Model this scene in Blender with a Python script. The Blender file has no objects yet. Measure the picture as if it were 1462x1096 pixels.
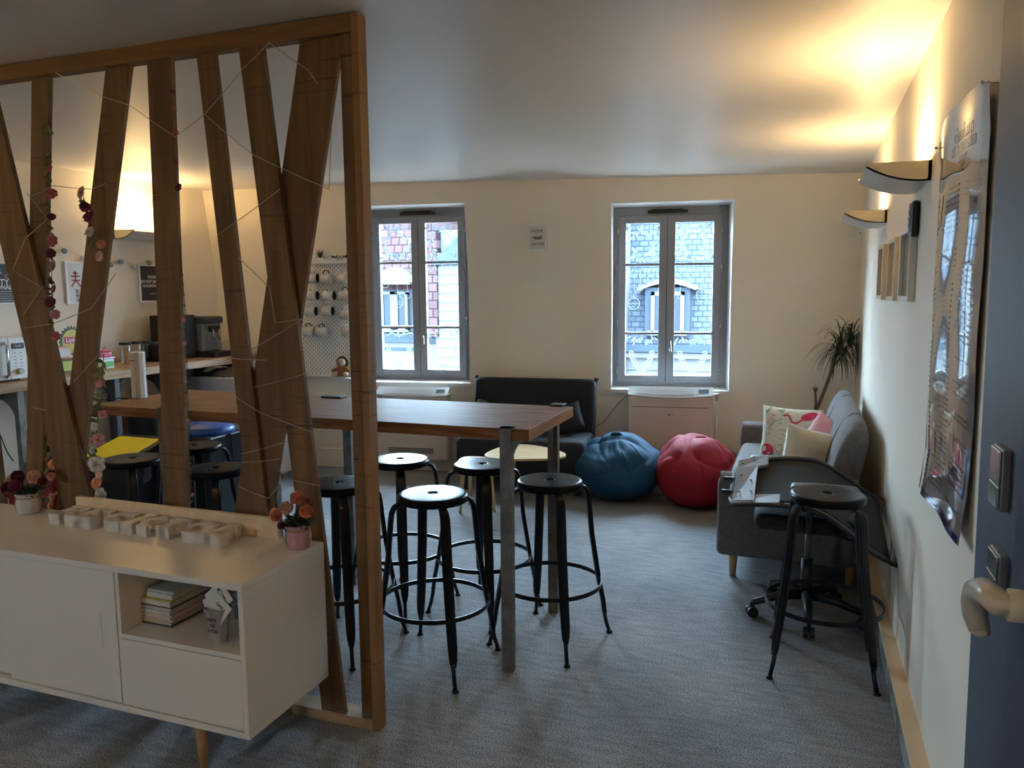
import bpy, bmesh, math, random
from math import sin, cos, pi, radians as R
from mathutils import Vector as V, Matrix, noise
random.seed(7)
SC = bpy.context.scene
COL = SC.collection

# ------------------------------------------------------------------ mesh builder
class MB:
    def __init__(s): s.v=[]; s.f=[]; s.m=[]; s.mi=0
    def add(s, vs, fs):
        o=len(s.v); s.v+= [V(p) for p in vs]; s.f+=[tuple(i+o for i in f) for f in fs]; s.m+=[s.mi]*len(fs); return s
    def hexa(s, p):   # 8 points: bottom 4 ccw, top 4 ccw
        return s.add(p,[(3,2,1,0),(4,5,6,7),(0,1,5,4),(1,2,6,5),(2,3,7,6),(3,0,4,7)])
    def box(s,x0,x1,y0,y1,z0,z1,M=None):
        p=[V(q) for q in ((x0,y0,z0),(x1,y0,z0),(x1,y1,z0),(x0,y1,z0),(x0,y0,z1),(x1,y0,z1),(x1,y1,z1),(x0,y1,z1))]
        if M is not None: p=[M@q for q in p]
        return s.hexa(p)
    def rbox(s,x0,x1,y0,y1,z0,z1,r=.02,n=4,M=None,bulge=0):
        # rounded box by superellipse-like mapping of a subdivided cube
        N=8; idx={}; vs=[]; fs=[]
        hx,hy,hz=(x1-x0)/2,(y1-y0)/2,(z1-z0)/2; c=V(((x0+x1)/2,(y0+y1)/2,(z0+z1)/2))
        r=min(r,hx,hy,hz)
        def key(h):   # sample positions denser near the ends
            a=[-h]+[-h+r*(1-cos(pi/2*k/n)) for k in range(1,n+1)]
            mid=[(-(h-r))+2*(h-r)*k/6 for k in range(1,6)] if h>r*1.01 else []
            b=[-q for q in reversed(a)]
            out=a+mid+b; o2=[]
            for q in out:
                if not o2 or q-o2[-1]>1e-6: o2.append(q)
            return o2
        X,Y,Z=key(hx),key(hy),key(hz)
        def pt(x,y,z):
            k=(round(x,6),round(y,6),round(z,6))
            if k in idx: return idx[k]
            i=V((max(-hx+r,min(hx-r,x)),max(-hy+r,min(hy-r,y)),max(-hz+r,min(hz-r,z))))
            d=V((x,y,z))-i
            if d.length>1e-9: d=d.normalized()*r
            q=i+d
            if bulge:
                u,w,t=q.x/hx,q.y/hy,q.z/hz
                q=V((q.x*(1+bulge/hx*(1-w*w)*(1-t*t)),q.y*(1+bulge/hy*(1-u*u)*(1-t*t)),q.z*(1+bulge/hz*(1-u*u)*(1-w*w))))
            q=q+c
            if M is not None: q=M@q
            idx[k]=len(vs); vs.append(q); return idx[k]
        def face(A,B,f):
            for a in range(len(A)-1):
                for b in range(len(B)-1):
                    fs.append((f(A[a],B[b]),f(A[a+1],B[b]),f(A[a+1],B[b+1]),f(A[a],B[b+1])))
        face(X,Y,lambda a,b:pt(a,b,hz)); face(Y,X,lambda a,b:pt(b,a,-hz))
        face(X,Z,lambda a,b:pt(a,-hy,b)); face(Z,X,lambda a,b:pt(b,hy,a))
        face(Y,Z,lambda a,b:pt(hx,a,b)); face(Z,Y,lambda a,b:pt(-hx,b,a))
        return s.add(vs,fs)
    def tube(s,pts,r,n=8,caps=True,flat=None,closed=False):
        pts=[V(p) for p in pts]; rs=r if isinstance(r,(list,tuple)) else [r]*len(pts)
        vs=[];fs=[];L=len(pts); up=None
        for i,p in enumerate(pts):
            if closed: t=(pts[(i+1)%L]-pts[i-1])
            else: t=(pts[min(i+1,L-1)]-pts[max(i-1,0)])
            t.normalize()
            if up is None:
                a=V((0,0,1)) if abs(t.z)<.9 else V((1,0,0))
                up=(a-a.dot(t)*t).normalized()
            else:
                up=up-up.dot(t)*t
                up=up.normalized() if up.length>1e-6 else V((1,0,0))
            w=t.cross(up)
            for k in range(n):
                a=2*pi*k/n; vs.append(p+(up*cos(a)+w*sin(a))*rs[i])
        m=L if closed else L-1
        for i in range(m):
            for k in range(n):
                j=(i+1)%L
                fs.append((i*n+k,i*n+(k+1)%n,j*n+(k+1)%n,j*n+k))
        if caps and not closed: fs+= [tuple(reversed(range(n))),tuple(range((L-1)*n,L*n))]
        return s.add(vs,fs)
    def sweep(s,pts,frames,prof,caps=True):
        # frames: list of (u,w) vectors; prof: list of lists (a,b) per point or single
        vs=[];fs=[];L=len(pts); n=len(prof[0]) if isinstance(prof[0][0],(list,tuple)) else len(prof)
        for i,p in enumerate(pts):
            pr=prof[i] if isinstance(prof[0][0],(list,tuple)) else prof
            u,w=frames[i]
            for a,b in pr: vs.append(V(p)+V(u)*a+V(w)*b)
        for i in range(L-1):
            for k in range(n): fs.append((i*n+k,i*n+(k+1)%n,(i+1)*n+(k+1)%n,(i+1)*n+k))
        if caps: fs+=[tuple(reversed(range(n))),tuple(range((L-1)*n,L*n))]
        return s.add(vs,fs)
    def cyl(s,p0,p1,r0,r1=None,n=16):
        return s.tube([p0,p1],[r0,r0 if r1 is None else r1],n)
    def lathe(s,prof,c=(0,0,0),n=32,sx=1,sy=1,f=None):
        vs=[];fs=[];L=len(prof)
        for (r,z) in prof:
            for k in range(n):
                a=2*pi*k/n; q=V((c[0]+r*cos(a)*sx,c[1]+r*sin(a)*sy,c[2]+z))
                if f: q=f(q,a)
                vs.append(q)
        for i in range(L-1):
            for k in range(n): fs.append((i*n+k,i*n+(k+1)%n,(i+1)*n+(k+1)%n,(i+1)*n+k))
        if prof[0][0]>1e-5: fs.append(tuple(reversed(range(n))))
        if prof[-1][0]>1e-5: fs.append(tuple(range((L-1)*n,L*n)))
        return s.add(vs,fs)
    def ring(s,prof,c=(0,0,0),n=32):   # closed profile lathe
        vs=[];fs=[];L=len(prof)
        for (r,z) in prof:
            for k in range(n):
                a=2*pi*k/n; vs.append((c[0]+r*cos(a),c[1]+r*sin(a),c[2]+z))
        for i in range(L):
            for k in range(n): fs.append((i*n+k,i*n+(k+1)%n,((i+1)%L)*n+(k+1)%n,((i+1)%L)*n+k))
        return s.add(vs,fs)
    def prism(s,poly,f,d):   # poly 2D list, f maps (a,b,depth)->point
        n=len(poly); vs=[f(a,b,0) for a,b in poly]+[f(a,b,d) for a,b in poly]
        return s.add(vs,[tuple(range(n)),tuple(reversed(range(n,2*n)))]+[(i,i+n,(i+1)%n+n,(i+1)%n) for i in range(n)])
    def ball(s,c,r,n=12,m=8,sc=(1,1,1),f=None):
        vs=[];fs=[]
        for i in range(m+1):
            th=pi*i/m
            for k in range(n):
                a=2*pi*k/n; d=V((sin(th)*cos(a),sin(th)*sin(a),cos(th)))
                rr=r*(f(d) if f else 1); vs.append(V(c)+V((d.x*rr*sc[0],d.y*rr*sc[1],d.z*rr*sc[2])))
        for i in range(m):
            for k in range(n): fs.append((i*n+k,(i+1)*n+k,(i+1)*n+(k+1)%n,i*n+(k+1)%n))
        return s.add(vs,fs)
    def grid(s,f,nu,nv,thick=None):
        vs=[f(i/nu,j/nv) for i in range(nu+1) for j in range(nv+1)]
        fs=[(i*(nv+1)+j,(i+1)*(nv+1)+j,(i+1)*(nv+1)+j+1,i*(nv+1)+j+1) for i in range(nu) for j in range(nv)]
        return s.add(vs,fs)
    def leaf(s,p,d,L,w,droop=.3,n=4,up=V((0,0,1))):
        p=V(p); d=V(d).normalized(); side=d.cross(up)
        side=side.normalized() if side.length>.05 else V((1,0,0))
        c=[];o=len(s.v); vs=[];fs=[]
        for i in range(n+1):
            t=i/n; q=p+d*L*t-V((0,0,1))*droop*L*t*t; ww=w*sin(pi*min(.98,t*.9+.08))
            vs+=[q-side*ww/2,q+side*ww/2]
        for i in range(n): fs.append((2*i,2*i+1,2*i+3,2*i+2))
        return s.add(vs,fs)

def mkobj(name,mb,mats,parent=None,smooth=False,origin=None,bevel=0,subd=0,solid=0,kind=None,label=None,merge=False):
    if not isinstance(mats,(list,tuple)): mats=[mats]
    o0=V(origin) if origin is not None else V((0,0,0))
    me=bpy.data.meshes.new(name); me.from_pydata([tuple(q-o0) for q in mb.v],[],mb.f)
    for m in mats: me.materials.append(m)
    if len(mats)>1: me.polygons.foreach_set('material_index',mb.m)
    if smooth: me.polygons.foreach_set('use_smooth',[True]*len(me.polygons))
    me.validate()
    bb=bmesh.new(); bb.from_mesh(me); bmesh.ops.recalc_face_normals(bb,faces=bb.faces); bb.to_mesh(me); bb.free(); me.update()
    o=bpy.data.objects.new(name,me); COL.objects.link(o)
    o.location=o0
    if parent is not None: o.parent=parent
    if merge:
        w=o.modifiers.new('w','WELD'); w.merge_threshold=1e-5
    if solid:
        w=o.modifiers.new('s','SOLIDIFY'); w.thickness=solid; w.offset=0
    if bevel:
        b=o.modifiers.new('b','BEVEL'); b.width=bevel; b.segments=2; b.limit_method='ANGLE'; b.angle_limit=R(40)
    if subd:
        b=o.modifiers.new('d','SUBSURF'); b.levels=subd; b.render_levels=subd
    if kind: o['kind']=kind
    if label: o['label']=label
    return o
def tag(o,label,cat,group=None,kind=None):
    o['label']=label; o['category']=cat
    if group: o['group']=group
    if kind: o['kind']=kind
    return o
def thing(name,label,cat,loc=(0,0,0),rz=0,group=None):
    o=bpy.data.objects.new(name,None); COL.objects.link(o); o.empty_display_size=.1
    o.location=loc; o.rotation_euler=(0,0,rz); tag(o,label,cat,group); return o
def sthing(name,loc=(0,0,0)):
    o=bpy.data.objects.new(name,None); COL.objects.link(o); o.empty_display_size=.1; o.location=loc; o['kind']='structure'; return o
def wpart(root,name,mb,mats,parent=None,**k):
    """a part whose mesh was laid out in world coordinates under an unrotated root"""
    L=V(root.location); mb.v=[q-L for q in mb.v]
    return mkobj(name,mb,mats,parent or root,**k)
def single(name,mb,mats,label,cat,group=None,**k):
    xs=[q.x for q in mb.v]; ys=[q.y for q in mb.v]; zs=[q.z for q in mb.v]
    o=mkobj(name,mb,mats,None,origin=((min(xs)+max(xs))/2,(min(ys)+max(ys))/2,min(zs)),**k)
    return tag(o,label,cat,group)
def struct(name,mb,mats,**k): return mkobj(name,mb,mats,kind='structure',**k)
def dup(root,loc,rz=None,label=None,group=None):
    r=root.copy(); COL.objects.link(r); r.location=loc
    if rz is not None: r.rotation_euler=(0,0,rz)
    if label: r['label']=label
    if group: r['group']=group
    for ch in list(root.children):
        c=ch.copy(); COL.objects.link(c); c.parent=r
        for g in list(ch.children):
            d=g.copy(); COL.objects.link(d); d.parent=c
    return r
def text_mb(mb,s,f,size,align='CENTER',bold=0,sx=1,space=1,cuts=False):
    """letter shapes of s laid through f(a,b): flat mesh letters"""
    cu=bpy.data.curves.new('t','FONT'); cu.body=s; cu.size=size; cu.align_x=align; cu.align_y='CENTER'
    cu.fill_mode='FRONT'; cu.resolution_u=3; cu.offset=bold; cu.space_character=space
    o=bpy.data.objects.new('t',cu); COL.objects.link(o)
    bpy.context.view_layer.update()
    dg=bpy.context.evaluated_depsgraph_get(); me=bpy.data.meshes.new_from_object(o.evaluated_get(dg))
    vs=[f(q.co.x*sx,q.co.y) for q in me.vertices]; fs=[tuple(p.vertices) for p in me.polygons]
    bpy.data.objects.remove(o); bpy.data.curves.remove(cu); bpy.data.meshes.remove(me)
    mb.add(vs,fs); return mb

# ------------------------------------------------------------------ materials
def mat(name,col,rough=.6,metal=0,nz=None,bump=0,bscale=60,spec=.5,coat=0,trans=0,em=None,sheen=0,detail=4,alpha=None):
    m=bpy.data.materials.new(name); m.use_nodes=True; nt=m.node_tree; b=nt.nodes['Principled BSDF']
    b.inputs['Roughness'].default_value=rough; b.inputs['Metallic'].default_value=metal
    b.inputs['Specular IOR Level'].default_value=spec; b.inputs['Coat Weight'].default_value=coat
    b.inputs['Transmission Weight'].default_value=trans; b.inputs['Sheen Weight'].default_value=sheen
    b.inputs['Base Color'].default_value=(*col,1)
    tc=nt.nodes.new('ShaderNodeTexCoord')
    n=nt.nodes.new('ShaderNodeTexNoise'); n.inputs['Scale'].default_value=nz[2] if nz else 3; n.inputs['Detail'].default_value=detail
    nt.links.new(tc.outputs['Object'],n.inputs['Vector'])
    r=nt.nodes.new('ShaderNodeValToRGB'); c2=nz[0] if nz else tuple(c*.9 for c in col)
    r.color_ramp.elements[0].color=(*c2,1); r.color_ramp.elements[1].color=(*col,1)
    r.color_ramp.elements[0].position=.35; r.color_ramp.elements[1].position=nz[1] if nz else .65
    nt.links.new(n.outputs['Fac'],r.inputs['Fac']); nt.links.new(r.outputs['Color'],b.inputs['Base Color'])
    if bump:
        n2=nt.nodes.new('ShaderNodeTexNoise'); n2.inputs['Scale'].default_value=bscale; n2.inputs['Detail'].default_value=3
        nt.links.new(tc.outputs['Object'],n2.inputs['Vector'])
        bp=nt.nodes.new('ShaderNodeBump'); bp.inputs['Strength'].default_value=bump; bp.inputs['Distance'].default_value=.01
        nt.links.new(n2.outputs['Fac'],bp.inputs['Height']); nt.links.new(bp.outputs['Normal'],b.inputs['Normal'])
    if em: b.inputs['Emission Color'].default_value=(*em[0],1); b.inputs['Emission Strength'].default_value=em[1]
    if alpha is not None: b.inputs['Alpha'].default_value=alpha
    return m
def wood(name,c1,c2,axis='Z',scale=1.0,rough=.55,saw=0,spec=.4,coat=0):
    m=bpy.data.materials.new(name); m.use_nodes=True; nt=m.node_tree; b=nt.nodes['Principled BSDF']
    b.inputs['Roughness'].default_value=rough; b.inputs['Specular IOR Level'].default_value=spec; b.inputs['Coat Weight'].default_value=coat
    L=nt.links.new
    tc=nt.nodes.new('ShaderNodeTexCoord'); mp=nt.nodes.new('ShaderNodeMapping')
    sc={'X':(1.2,14,14),'Y':(14,1.2,14),'Z':(14,14,1.2)}[axis]; mp.inputs['Scale'].default_value=[q*scale for q in sc]
    L(tc.outputs['Object'],mp.inputs['Vector'])
    n=nt.nodes.new('ShaderNodeTexNoise'); n.inputs['Scale'].default_value=1.6; n.inputs['Detail'].default_value=6; n.inputs['Distortion'].default_value=.6
    L(mp.outputs['Vector'],n.inputs['Vector'])
    r=nt.nodes.new('ShaderNodeValToRGB'); r.color_ramp.elements[0].color=(*c1,1); r.color_ramp.elements[1].color=(*c2,1)
    r.color_ramp.elements[0].position=.3; r.color_ramp.elements[1].position=.7
    L(n.outputs['Fac'],r.inputs['Fac']); out=r.outputs['Color']
    if saw:   # rough-sawn blade marks across the grain and a few knots
        w=nt.nodes.new('ShaderNodeTexNoise'); mp2=nt.nodes.new('ShaderNodeMapping')
        s2={'X':(60,2,2),'Y':(2,60,2),'Z':(2.5,2.5,55)}[axis]; mp2.inputs['Scale'].default_value=s2
        L(tc.outputs['Object'],mp2.inputs['Vector']); L(mp2.outputs['Vector'],w.inputs['Vector']); w.inputs['Scale'].default_value=1.4; w.inputs['Detail'].default_value=5
        g=nt.nodes.new('ShaderNodeTexNoise'); g.inputs['Scale'].default_value=2.2; L(tc.outputs['Object'],g.inputs['Vector'])
        r2=nt.nodes.new('ShaderNodeValToRGB'); r2.color_ramp.elements[0].position=.28; r2.color_ramp.elements[1].position=.42
        L(w.outputs['Fac'],r2.inputs['Fac'])
        r3=nt.nodes.new('ShaderNodeValToRGB'); r3.color_ramp.elements[0].position=.42; r3.color_ramp.elements[1].position=.6
        L(g.outputs['Fac'],r3.inputs['Fac'])
        mx=nt.nodes.new('ShaderNodeMix'); mx.data_type='RGBA'; mx.blend_type='MIX'
        mt=nt.nodes.new('ShaderNodeMath'); mt.operation='SUBTRACT'; mt.inputs[0].default_value=1; L(r2.outputs['Color'],mt.inputs[1])
        mu=nt.nodes.new('ShaderNodeMath'); mu.operation='MULTIPLY'; L(mt.outputs[0],mu.inputs[0]); L(r3.outputs['Color'],mu.inputs[1])
        mv=nt.nodes.new('ShaderNodeMath'); mv.operation='MULTIPLY'; L(mu.outputs[0],mv.inputs[0]); mv.inputs[1].default_value=saw
        L(mv.outputs[0],mx.inputs['Factor']); L(out,mx.inputs[6]); mx.inputs[7].default_value=(*[q*.3 for q in c1],1); out=mx.outputs[2]
    L(out,b.inputs['Base Color'])
    bp=nt.nodes.new('ShaderNodeBump'); bp.inputs['Strength'].default_value=.25; bp.inputs['Distance'].default_value=.004
    L(n.outputs['Fac'],bp.inputs['Height']); L(bp.outputs['Normal'],b.inputs['Normal'])
    return m
M={}
M['wall']=mat('wall_paint',(.84,.775,.655),.62,nz=((.81,.745,.63),.65,1.5),bump=.06,bscale=220)
M['wallwhite']=mat('wall_white',(.80,.80,.78),.55,nz=((.76,.76,.74),.65,2),bump=.05,bscale=200)
M['ceil']=mat('ceiling_satin',(.70,.685,.65),.42,nz=((.67,.655,.62),.7,1.2),bump=.03,bscale=90,spec=.5)
M['slat']=wood('sawn_timber',(.098,.053,.021),(.19,.110,.050),'Z',1,.7,saw=1.0)
M['beam']=wood('sawn_timber_x',(.115,.058,.019),(.21,.118,.044),'X',1,.7,saw=.4)
M['postw']=wood('timber_edge',(.19,.10,.035),(.32,.18,.07),'Z',1,.6,saw=.8)
M['paleedge']=wood('pale_timber',(.26,.17,.09),(.38,.26,.15),'X',1,.6)
M['tabletop']=wood('oak_block',(.13,.055,.022),(.30,.145,.06),'X',2.2,.52,saw=.0,spec=.14)
M['tabletop_end']=wood('oak_end',(.22,.10,.03),(.50,.28,.10),'Y',1.4,.45,saw=.7)
M['counterw']=wood('counter_wood',(.25,.13,.06),(.48,.29,.15),'Y',.8,.45)
M['palewood']=wood('pale_wood',(.66,.50,.32),(.78,.62,.44),'Y',.7,.5)
M['oakleg']=wood('oak_leg',(.36,.19,.08),(.52,.31,.14),'Z',1.2,.5)
M['beech']=wood('beech_top',(.50,.34,.18),(.66,.48,.28),'X',1.2,.42)
M['blackmetal']=mat('black_enamel',(.006,.006,.007),.30,0,spec=.35,nz=((.005,.005,.006),.6,9))
M['seatmetal']=mat('black_enamel_seat',(.006,.006,.007),.30,.0,spec=.12,coat=.0,nz=((.006,.006,.007),.6,9))
M['steel']=mat('raw_steel',(.20,.19,.175),.5,.25,nz=((.12,.115,.105),.7,18),bump=.06,bscale=60)
M['greyframe']=mat('window_grey',(.27,.27,.285),.5,nz=((.255,.255,.27),.6,3))
M['black']=mat('black_plastic',(.012,.012,.012),.45)
M['blackgloss']=mat('black_bag',(.01,.01,.012),.18,bump=.7,bscale=9,spec=.7)
M['white']=mat('white_paint_lacquer',(.74,.71,.66),.30,spec=.5,nz=((.73,.70,.65),.6,2))
M['whitep']=mat('white_plastic',(.84,.84,.82),.38)
M['beigep']=mat('aged_white_plastic',(.66,.58,.49),.45,nz=((.63,.55,.46),.6,2))
M['cream']=mat('cream_card',(.72,.63,.48),.7)
M['sofa']=mat('grey_sofa_fabric',(.145,.132,.132),.9,nz=((.118,.108,.108),.6,30),bump=.25,bscale=420,sheen=.05)
M['futon']=mat('charcoal_fabric',(.014,.016,.020),.85,nz=((.011,.0125,.016),.6,30),bump=.25,bscale=400)
M['bagblue']=mat('teal_canvas',(.004,.068,.145),.75,nz=((.004,.058,.125),.6,25),bump=.2,bscale=500)
M['bagred']=mat('red_canvas',(.33,.006,.022),.75,nz=((.28,.005,.019),.6,25),bump=.2,bscale=500)
M['navyjamb']=mat('slate_blue_paint',(.060,.078,.125),.45,nz=((.056,.073,.118),.6,2))
M['navydoor']=mat('navy_paint',(.022,.026,.085),.4)
M['chrome']=mat('brushed_chrome',(.55,.53,.48),.22,1)
M['silver']=mat('silver_plastic',(.24,.255,.28),.35,.4)
M['darkgrey']=mat('dark_grey_plastic',(.045,.045,.047),.5)
M['handle']=mat('ivory_nylon',(.62,.57,.47),.28,spec=.6)
M['lampmetal']=mat('lamp_grey_metal',(.72,.72,.74),.35,.2)
M['lampcream']=mat('lamp_end_cream',(.80,.72,.52),.5)  # white plates, the warm lamplight on them is put into the colour
M['leafg']=mat('leaf_green',(.035,.075,.022),.55,nz=((.02,.045,.015),.6,30))
M['leafy']=mat('leaf_olive',(.20,.19,.035),.6,nz=((.06,.06,.012),.6,30))
M['palm']=mat('palm_green',(.03,.042,.018),.6)
M['bark']=mat('bark_brown',(.12,.075,.05),.85,bump=.4,bscale=60)
M['pinkpot']=mat('pink_pot_cover',(.46,.27,.28),.7,bump=.3,bscale=20)
M['whitepot']=mat('white_pot_cover',(.55,.52,.50),.7,bump=.3,bscale=20)
M['twine']=mat('twine',(.30,.20,.11),.9)
M['paper']=mat('paper',(.70,.68,.64),.8)
M['ink']=mat('ink_black',(.015,.015,.018),.7)
M['white_ink']=mat('ink_white',(.75,.75,.75),.7)
M['screen']=mat('dark_screen',(.01,.012,.014),.15)
M['wire']=mat('thin_wire',(.42,.36,.28),.4,.3)
M['jar']=mat('clear_jar',(.9,.9,.9),.05,trans=.9)
M['yellow']=mat('yellow_lid',(.90,.72,.02),.5)
M['darknavy']=mat('dark_bin',(.010,.011,.016),.3)
M['bluelid']=mat('blue_plastic',(.006,.07,.30),.4)
M['greybox']=mat('fridge_grey',(.50,.52,.56),.4)
M['cupsilver']=mat('silver_foil_cup',(.50,.50,.52),.35,.6,bump=.2,bscale=30)
def pet(n,c): return mat('petal_'+n,c,.7,nz=(tuple(q*.6 for q in c),.6,60))
for n,c in dict(rose=(.50,.12,.13),pink=(.70,.30,.28),salmon=(.78,.30,.18),burg=(.17,.015,.04),peach=(.80,.50,.38),white=(.66,.62,.56),magenta=(.30,.04,.10)).items(): M['p_'+n]=pet(n,c)
M['letters']=mat('whitewashed_letter_wood',(.72,.67,.62),.5,nz=((.50,.45,.41),.6,12),bump=.25,bscale=50)

def carpet():
    m=bpy.data.materials.new('grey_blue_carpet'); m.use_nodes=True; nt=m.node_tree; b=nt.nodes['Principled BSDF']; L=nt.links.new
    b.inputs['Roughness'].default_value=.8; b.inputs['Specular IOR Level'].default_value=.25; b.inputs['Sheen Weight'].default_value=.05
    tc=nt.nodes.new('ShaderNodeTexCoord')
    def nz(sc,det=3):
        n=nt.nodes.new('ShaderNodeTexNoise'); n.inputs['Scale'].default_value=sc; n.inputs['Detail'].default_value=det; L(tc.outputs['Object'],n.inputs['Vector']); return n
    def ramp(n,p0,c0,p1,c1):
        r=nt.nodes.new('ShaderNodeValToRGB'); r.color_ramp.elements[0].position=p0; r.color_ramp.elements[0].color=(*c0,1); r.color_ramp.elements[1].position=p1; r.color_ramp.elements[1].color=(*c1,1); L(n.outputs['Fac'],r.inputs['Fac']); return r
    big=ramp(nz(1.1,5),.38,(.20,.218,.245),.62,(.30,.31,.325))
    fine=ramp(nz(210,2),.38,(.36,.36,.36),.64,(1.65,1.65,1.65))
    st=nt.nodes.new('ShaderNodeMapping'); st.inputs['Scale'].default_value=(8,34,1); st.inputs['Rotation'].default_value=(0,0,.1); L(tc.outputs['Object'],st.inputs['Vector'])
    ns=nt.nodes.new('ShaderNodeTexNoise'); ns.inputs['Scale'].default_value=1; ns.inputs['Detail'].default_value=5; L(st.outputs['Vector'],ns.inputs['Vector'])
    streak=ramp(ns,.35,(.84,.84,.84),.65,(1.14,1.14,1.14))
    def mul(a,c):
        x=nt.nodes.new('ShaderNodeMix'); x.data_type='RGBA'; x.blend_type='MULTIPLY'; x.inputs['Factor'].default_value=1; L(a,x.inputs[6]); L(c,x.inputs[7]); return x.outputs[2]
    L(mul(mul(big.outputs['Color'],fine.outputs['Color']),streak.outputs['Color']),b.inputs['Base Color'])
    bp=nt.nodes.new('ShaderNodeBump'); bp.inputs['Strength'].default_value=.8; bp.inputs['Distance'].default_value=.006
    L(nz(150,2).outputs['Fac'],bp.inputs['Height']); L(bp.outputs['Normal'],b.inputs['Normal'])
    return m
M['carpet']=carpet()
def glassmat(name,rough,tint,mixf=.10):
    m=bpy.data.materials.new(name); m.use_nodes=True; nt=m.node_tree; nt.nodes.remove(nt.nodes['Principled BSDF']); L=nt.links.new
    t=nt.nodes.new('ShaderNodeBsdfTransparent'); t.inputs['Color'].default_value=(*tint,1)
    g=nt.nodes.new('ShaderNodeBsdfGlossy'); g.inputs['Roughness'].default_value=rough
    x=nt.nodes.new('ShaderNodeMixShader'); fr=nt.nodes.new('ShaderNodeLayerWeight'); fr.inputs['Blend'].default_value=mixf
    if mixf<.15: L(fr.outputs['Fresnel'],x.inputs['Fac'])
    else: x.inputs['Fac'].default_value=.09
    L(t.outputs[0],x.inputs[1]); L(g.outputs[0],x.inputs[2])
    L(x.outputs[0],nt.nodes['Material Output'].inputs['Surface']); return m
M['glass']=glassmat('window_glass',.02,(.96,.98,.98))
M['clear']=glassmat('clear_plastic',.08,(.95,.96,.96),.2)
def snow():
    m=bpy.data.materials.new('white_window_marker'); m.use_nodes=True; nt=m.node_tree; nt.nodes.remove(nt.nodes['Principled BSDF']); L=nt.links.new
    d=nt.nodes.new('ShaderNodeBsdfDiffuse'); d.inputs['Color'].default_value=(.5,.55,.56,1)
    t=nt.nodes.new('ShaderNodeBsdfTranslucent'); t.inputs['Color'].default_value=(.085,.095,.10,1)
    x=nt.nodes.new('ShaderNodeMixShader'); x.inputs['Fac'].default_value=.75
    L(d.outputs[0],x.inputs[1]); L(t.outputs[0],x.inputs[2]); L(x.outputs[0],nt.nodes['Material Output'].inputs['Surface']); return m
M['snow']=snow()
def tiles(name,c1,c2,mortar,bw,bh,off=.5):
    m=bpy.data.materials.new(name); m.use_nodes=True; nt=m.node_tree; b=nt.nodes['Principled BSDF']; L=nt.links.new; b.inputs['Roughness'].default_value=.9; b.inputs['Specular IOR Level'].default_value=0
    tc=nt.nodes.new('ShaderNodeTexCoord'); mp=nt.nodes.new('ShaderNodeMapping'); mp.inputs['Rotation'].default_value=(R(-90),0,0)
    L(tc.outputs['Object'],mp.inputs['Vector'])
    k=nt.nodes.new('ShaderNodeTexBrick'); k.inputs['Color1'].default_value=(*c1,1); k.inputs['Color2'].default_value=(*c2,1); k.inputs['Mortar'].default_value=(*mortar,1)
    k.inputs['Scale'].default_value=1; k.inputs['Brick Width'].default_value=bw; k.inputs['Row Height'].default_value=bh; k.inputs['Mortar Size'].default_value=.012; k.offset=off
    L(mp.outputs['Vector'],k.inputs['Vector']); L(k.outputs['Color'],b.inputs['Base Color']); return m
M['slate']=tiles('slate_tiles',(.030,.037,.049),(.040,.048,.061),(.016,.020,.027),.17,.105)
M['redtile']=tiles('red_roof_tiles',(.034,.020,.021),(.044,.028,.029),(.013,.009,.010),.20,.17)
M['facade']=mat('pale_facade',(.066,.069,.072),.9,spec=0)
M['facadeg']=mat('grey_facade',(.034,.040,.048),.9,spec=0)
M['facadew']=mat('outdoor_white_paint',(.060,.064,.068),.9,spec=0)
M['outglass']=mat('dark_window_glass',(.014,.019,.026),.3,spec=.1)
M['zinc']=mat('zinc',(.020,.026,.034),.9,spec=0)

# ------------------------------------------------------------------ camera
F=1115.; CX,CY=731.,548.; H=1.66
def ray(u,v): return V((u-CX,v-CY,F))
Yc=ray(1145,411).normalized(); Xc=-ray(-2400,442); Xc=(Xc-Xc.dot(Yc)*Yc).normalized(); Zc=Xc.cross(Yc)
if Zc.y>0: pass
# columns: world axes expressed in image axes (x right, y down, z forward)
Rm=Matrix((Xc,Yc,-Zc if Zc.y>0 else Zc))        # image -> world
if Rm[2][1]>0: Rm=Matrix((Rm[0],Rm[1],-Rm[2]))
cam=bpy.data.cameras.new('camera'); co=bpy.data.objects.new('camera',cam); COL.objects.link(co); SC.camera=co
cam.sensor_fit='HORIZONTAL'; cam.sensor_width=36; cam.lens=36*F/1462; cam.clip_start=.05; cam.clip_end=200
ex=Rm@V((1,0,0)); ey=Rm@V((0,-1,0)); ez=Rm@V((0,0,-1))
co.matrix_world=Matrix(((ex.x,ey.x,ez.x,0),(ex.y,ey.y,ez.y,0),(ex.z,ey.z,ez.z,H),(0,0,0,1)))

# ------------------------------------------------------------------ room shell
P0=V((-5.3,6.15,0)); ang=math.atan2(6.98-6.15,5.74); T=V((cos(ang),sin(ang),0)); N=V((-T.y,T.x,0))   # back wall line
def B(t,z,o=0): return P0+T*t+N*o+V((0,0,z))          # point on the back wall, o>0 is outward
def lean(z): return 0 if z<1.7 else -(z-1.7)*.145     # attic slope: the top leans into the room
XR=.44; XL=-5.3; YB=-3.2
mb=MB(); mb.add([(XL-.2,YB,0),(XR+.2,YB,0),(XR+.2,7.3,0),(XL-.2,6.45,0),(XL-.2,YB,-.1),(XR+.2,YB,-.1),(XR+.2,7.3,-.1),(XL-.2,6.45,-.1)],[(0,1,2,3),(7,6,5,4),(0,4,5,1),(1,5,6,2),(2,6,7,3),(3,7,4,0)])
struct('floor',mb,M['carpet'])
def zc(x,y):   # the old ceiling sags slightly towards the far right corner
    return 2.612-.06*max(0,(y-3)/4)*max(0,(x+3.5)/4)
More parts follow.
